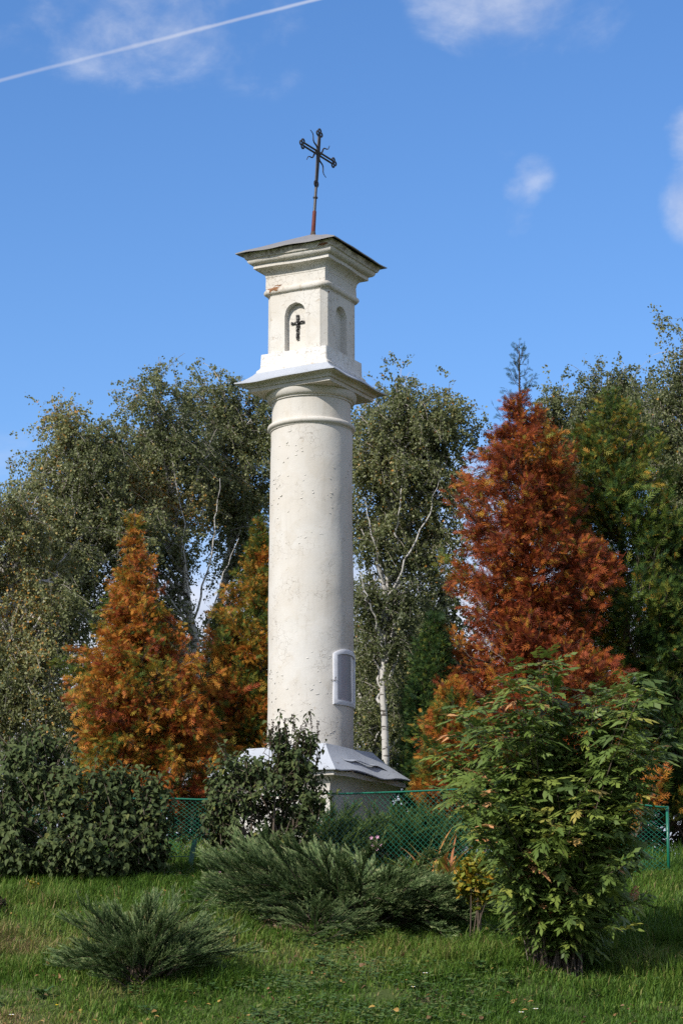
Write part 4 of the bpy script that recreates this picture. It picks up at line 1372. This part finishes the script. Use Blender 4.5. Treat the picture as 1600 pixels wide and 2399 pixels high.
# ------------------------------------------------------------------ flowers and small plants
def strap(acc, base, d, up, L, W, bend, n=7):
    """a strap shaped leaf that arches over"""
    d = norm(d); sd = norm(np.cross(d, np.array([0, 0, 1.0])))
    t = np.linspace(0, 1, n)
    p = base + d * (t * L * (.35 + bend * t))[:, None] + np.array([0, 0, 1.0]) * (up * L * (t - bend * t ** 2.2))[:, None]
    wd = W * (np.sin(np.pi * (.18 + .82 * t)) ** .8) * .5
    V = np.concatenate([p - sd * wd[:, None], p + np.array([0, 0, -.15]) * wd[:, None], p + sd * wd[:, None]])
    F = [[i, n + i, n + i + 1, i + 1] for i in range(n - 1)] + [[n + i, 2 * n + i, 2 * n + i + 1, n + i + 1] for i in range(n - 1)]
    acc.add(V, F)
rng = np.random.default_rng(701)
f = at(1035, 2050, 23.8); dl = empty('daylily_plant', tuple(on_ground(f[0], 23.8)))
tag(dl, 'clump of withering orange daylily leaves beside the large juniper', 'plant')
for i in range(30):
    az = rng.uniform(0, 6.283)
    a = Acc()
    strap(a, np.array([dl.location.x + rng.normal() * .12, 23.8 + rng.normal() * .06, dl.location.z]), np.array([math.cos(az) - .35, math.sin(az) * .6, 0]), rng.uniform(.8, 1.1), rng.uniform(.38, .72), rng.uniform(.026, .042), rng.uniform(.1, .55))
    a.build('leaf', M['daylily'], dl, True)
f = at(950, 2010, 23.9); ir = empty('daylily_plant', tuple(on_ground(f[0], 23.9)))
tag(ir, 'small clump of broad yellow green leaves in front of the mesh', 'plant')
M['iris'] = leaf_mat('broad_leaf', [(0, (.12, .22, .03)), (1, (.26, .30, .05))], .3, per_object=True)
for i in range(6):
    az = rng.uniform(0, 6.283)
    a = Acc(); strap(a, np.array([f[0] + rng.normal() * .04, 23.9, ir.location.z]), np.array([math.cos(az), math.sin(az), 0]), 1.0, rng.uniform(.34, .46), .05, .35)
    a.build('leaf', M['iris'], ir, True)
f = at(878, 2010, 24.0)
fl_ = empty('flower_plant', tuple(on_ground(f[0], 24.0))); tag(fl_, 'pink flower spike standing in front of the mesh', 'flower')
tipf = at(878, 1962, 24.0)
a = Acc(); tube(a, [np.array(fl_.location), tipf], [.004, .003], 5); a.build('stem', M['stem_green'], fl_)
for px, py in ((870, 1964), (884, 1962), (878, 1972), (874, 1982), (890, 1980), (882, 1990)):
    a = Acc(); c = at(px, py, 23.97)
    for k in range(5):
        an = k * 1.2566 + px
        place(a, T_LILAC, c[None], np.array([[math.cos(an) * .8, -.6, math.sin(an) * .8]]), np.array([[0, -1.0, .2]]), .024, .026)
    a.build('blossom', M['petal_pink'], fl_, True)
def daisy(px, py, label, mat, r_=.022):
    d = ray(px, py)
    Ys = np.linspace(16.5, 26, 800)
    hit = [Y for Y in Ys if (d * (Y / d[1]))[2] < ground_z((d * (Y / d[1]))[0], Y) + .07]
    Y = hit[-1] if hit else 18
    Y = next((y for y in Ys if (d * (y / d[1]))[2] <= ground_z((d * (y / d[1]))[0], y) + .09), 18)
    c = d * (Y / d[1])
    g_ = on_ground(c[0], Y)
    root = empty('daisy_flower', tuple(g_)); tag(root, label, 'flower', 'small flowers in the lawn')
    a = Acc(); tube(a, [g_, c], [.002, .0015], 4); a.build('stem', M['stem_green'], root)
    a = Acc()
    for k in range(9):
        an = k * .698
        place(a, T_BIRCH, c[None], np.array([[math.cos(an), math.sin(an) - .3, .35]]), np.array([[0, -.6, 1.0]]), r_, r_ * .6)
    a.build('petals', mat, root)
    a = Acc(); tube(a, [c - np.array([0, 0, .002]), c + np.array([0, -.002, .006])], [.006, .004], 7); a.build('centre', M['petal_yellow'], root)
daisy(27, 2380, 'white flower in the bottom left corner of the lawn', M['petal_white'])
daisy(996, 2282, 'white flower on the lawn left of the pinnate bush stems', M['petal_white'])
daisy(968, 2314, 'white flower on the bank just below another white flower', M['petal_white'], .018)
daisy(1255, 2366, 'white flower at the bottom edge below the pinnate bush, right one', M['petal_white'])
daisy(1221, 2374, 'white flower at the bottom edge below the pinnate bush, left one', M['petal_white'])
daisy(133, 2356, 'yellow flower on the lawn near the bottom left', M['petal_yellow'], .015)
daisy(512, 2046, 'pale pink flower by the leaning green stake', M['petal_pink'], .035)

def weed(px, py, label, seed, mat='weed', n=14, L=.085):
    rng = np.random.default_rng(seed)
    d = ray(px, py); Ys = np.linspace(16.5, 26, 800)
    Y = next((y for y in Ys if (d * (y / d[1]))[2] <= ground_z((d * (y / d[1]))[0], y)), 18)
    c = on_ground((d * (Y / d[1]))[0], Y)
    root = empty('weed_plant', tuple(c)); tag(root, label, 'plant', 'broadleaf weeds in the lawn')
    a0 = Acc()
    an = rng.uniform(0, 6.283, n)
    T = (T_LILAC[0] * np.array([1, .75, 1]), T_LILAC[1])
    P = np.tile(c, (n, 1)) + np.column_stack([rng.normal(size=(n, 2)) * .03, rng.uniform(.01, .09, n)])
    A = np.column_stack([np.cos(an), np.sin(an), rng.uniform(.1, .9, n)])
    place(a0, T, P, A, np.tile([0, -.3, 1.0], (n, 1)), L * rng.uniform(.6, 1.1, n), None, rng.random(n))
    a0.build('leaves', M[mat], root, True)
    a0 = Acc()
    for i in range(n): tube(a0, [c - np.array([0, 0, .02]), P[i]], .0025, 3, cap=False)
    a0.build('stems', M['stem_green'], root)
for k, (px, py, lab) in enumerate([(522, 2240, 'broadleaf weed right of the small juniper'), (350, 2385, 'leafy weed at the bottom below the small juniper'),
        (600, 2390, 'leafy weed at the bottom edge left of centre'), (985, 2330, 'dark leafy weed by the white flowers right of centre'),
        (405, 2345, 'weed hugging the right foot of the small juniper'), (1390, 2350, 'leafy weed below the dark side of the pinnate bush'),
        (1190, 2315, 'leafy weed at the left foot of the pinnate bush'), (95, 2345, 'broad rosette weed in the lawn at lower left'),
        (755, 2270, 'weed on the bank below the middle of the large juniper'), (1120, 2285, 'weed on the bank between white flower and pinnate bush')]):
    weed(px, py, lab, 800 + k)

# ------------------------------------------------------------------ grass
rng = np.random.default_rng(900)
NG = 255000
gyp = 17.0 + np.where(rng.random(NG) < .09, 8 + 4.5 * rng.random(NG), 8.2 * rng.random(NG) ** 1.45); gxp = rng.uniform(-1, 1, NG) * (.15 * gyp + .8)
tuft = rng.random(NG) < .30
tcx = rng.integers(0, 620, NG)
ty = 17.1 + 8.0 * rng.random(620) ** 1.1; tx = rng.uniform(-1, 1, 620) * (.15 * ty + .7)
gxp = np.where(tuft, tx[tcx] + rng.normal(size=NG) * .055, gxp); gyp = np.where(tuft, ty[tcx] + rng.normal(size=NG) * .06, gyp)
th_ = rng.uniform(.8, 1.9, 620)[tcx]; tcol = (rng.normal(size=620) * .09)[tcx]
G2 = np.column_stack([gxp, gyp, np.zeros(NG)])
patch = waves(G2, 901, 1.1); patch2 = waves(G2, 902, 3.2); dry = waves(G2, 903, .75)
bare = np.exp(-((gxp - at(880, 2305, 19.4)[0]) / .10) ** 2 - ((gyp - 19.4) / .35) ** 2) + np.exp(-((gxp - at(905, 2365, 18.6)[0]) / .13) ** 2 - ((gyp - 18.5) / .3) ** 2) \
    + np.exp(-((gxp - at(1560, 2370, 18.5)[0]) / .3) ** 2 - ((gyp - 18.4) / .25) ** 2) + .8 * np.exp(-((gxp - at(290, 2345, 19)[0]) / .25) ** 2 - ((gyp - 18.9) / .4) ** 2)
keep = (rng.random(NG) > bare) & (rng.random(NG) < np.maximum(.60, .78 + .22 * patch2))
gxp, gyp, patch, patch2, dry, bare, tuft, th_, tcol = (q[keep] for q in (gxp, gyp, patch, patch2, dry, bare, tuft, th_, tcol))
n = len(gxp)
base = np.column_stack([gxp, gyp, ground_z(gxp, gyp) - .01])
left = np.clip((-.4 - gxp) / 1.6, 0, 1)
h = (.062 + .030 * np.clip((gyp - 18.5) / 4, 0, 1) + .038 * left * np.clip((gyp - 18.2) / 2, 0, 1)) * np.clip(1 + .26 * patch2 + .24 * patch, .55, 2) * rng.uniform(.45, 1.6, n)
h = h + .22 * np.clip((gyp - 25) / 1.5, 0, 1) * rng.uniform(.5, 1.2, n)
h = np.where(tuft, h * th_, h)
h = np.clip(np.where((gyp > 22.8) & (gyp < 25.0), np.minimum(h, .10 + .05 * rng.random(n)), h), .025, .40)
az = rng.uniform(0, 6.283, n)
lean = rng.uniform(.15, .95, n)
ld = np.column_stack([np.cos(az) + .25, np.sin(az) - .1, np.zeros(n)]) * (h * lean)[:, None]
sd_ = np.column_stack([-np.sin(az + rng.normal(size=n)), np.cos(az), np.zeros(n)]); sd_ = norm(sd_)
wd = (rng.uniform(.0028, .0060, n))[:, None]
b0_ = base - sd_ * wd; b1_ = base + sd_ * wd
m0 = base + ld * .35 + np.array([0, 0, 1]) * (h * .62)[:, None]
tp_ = base + ld + np.array([0, 0, 1]) * (h * (1 - .25 * lean))[:, None]
V = np.stack([b0_, b1_, m0 + sd_ * wd * .8, m0 - sd_ * wd * .8, tp_], 1).reshape(-1, 3)
o_ = np.arange(n) * 5
tint = np.clip(.40 + np.where(tuft, tcol, 0) + .13 * patch + .12 * dry + .14 * rng.normal(size=n) + .35 * (rng.random(n) < .05 + .05 * (dry > .8)) + .35 * np.clip(dry - .9, 0, 1) + .35 * bare, 0, 1)
ac = Acc()
ac.add(V, np.stack([o_, o_ + 1, o_ + 2, o_ + 3], -1), tint)
ac.f.append(np.stack([o_ + 3, o_ + 2, o_ + 4], -1)); ac.t.append(tint); ac.m.append(np.zeros(n))
gr = ac.build('grass', M['grass'])
tag(gr, 'short green grass with dry tufts covering the bank', 'grass', kind='stuff')

# clover and other small ground leaves between the blades
NC = 16000
cy_ = 17.1 + 7.4 * rng.random(NC) ** 1.25; cx_ = rng.uniform(-1, 1, NC) * (.15 * cy_ + .6)
ok = waves(np.column_stack([cx_, cy_, 0 * cx_]), 911, 2.0) > .35
cx_, cy_ = cx_[ok], cy_[ok]
ac = Acc()
an = rng.uniform(0, 6.283, len(cx_))
P = np.column_stack([cx_, cy_, ground_z(cx_, cy_) + rng.uniform(.015, .075, len(cx_))])
for k in range(3):
    place(ac, T_BIRCH, P, np.column_stack([np.cos(an + k * 2.1), np.sin(an + k * 2.1), rng.uniform(.0, .6, len(cx_))]), np.column_stack([np.zeros(len(cx_)), np.full(len(cx_), -.4), np.ones(len(cx_))]),
          rng.uniform(.018, .042, len(cx_)), None, rng.random(len(cx_)))
tag(ac.build('clover', M['weed']), 'patches of clover and small leaves in the lawn', 'clover', kind='stuff')
NL = 650
ly = 17.4 + 7.0 * rng.random(NL); lx = rng.uniform(-1, 1, NL) * (.15 * ly + .3)
P = np.column_stack([lx, ly, ground_z(lx, ly) + rng.uniform(.03, .08, NL)])
ac = Acc(); place(ac, T_LILAC, P, np.column_stack([rng.normal(size=(NL, 2)), rng.normal(size=NL) * .25]), rng.normal(size=(NL, 3)) * .4 + np.array([0, -.3, 1]), rng.uniform(.025, .055, NL), None, rng.random(NL))
M['fallen'] = leaf_mat('fallen_leaf', [(0, (.12, .07, .035)), (.6, (.30, .16, .06)), (1, (.42, .27, .06))], .2)
tag(ac.build('fallen_leaves', M['fallen']), 'scattered dry yellow and brown leaves on the grass', 'leaves', kind='stuff')
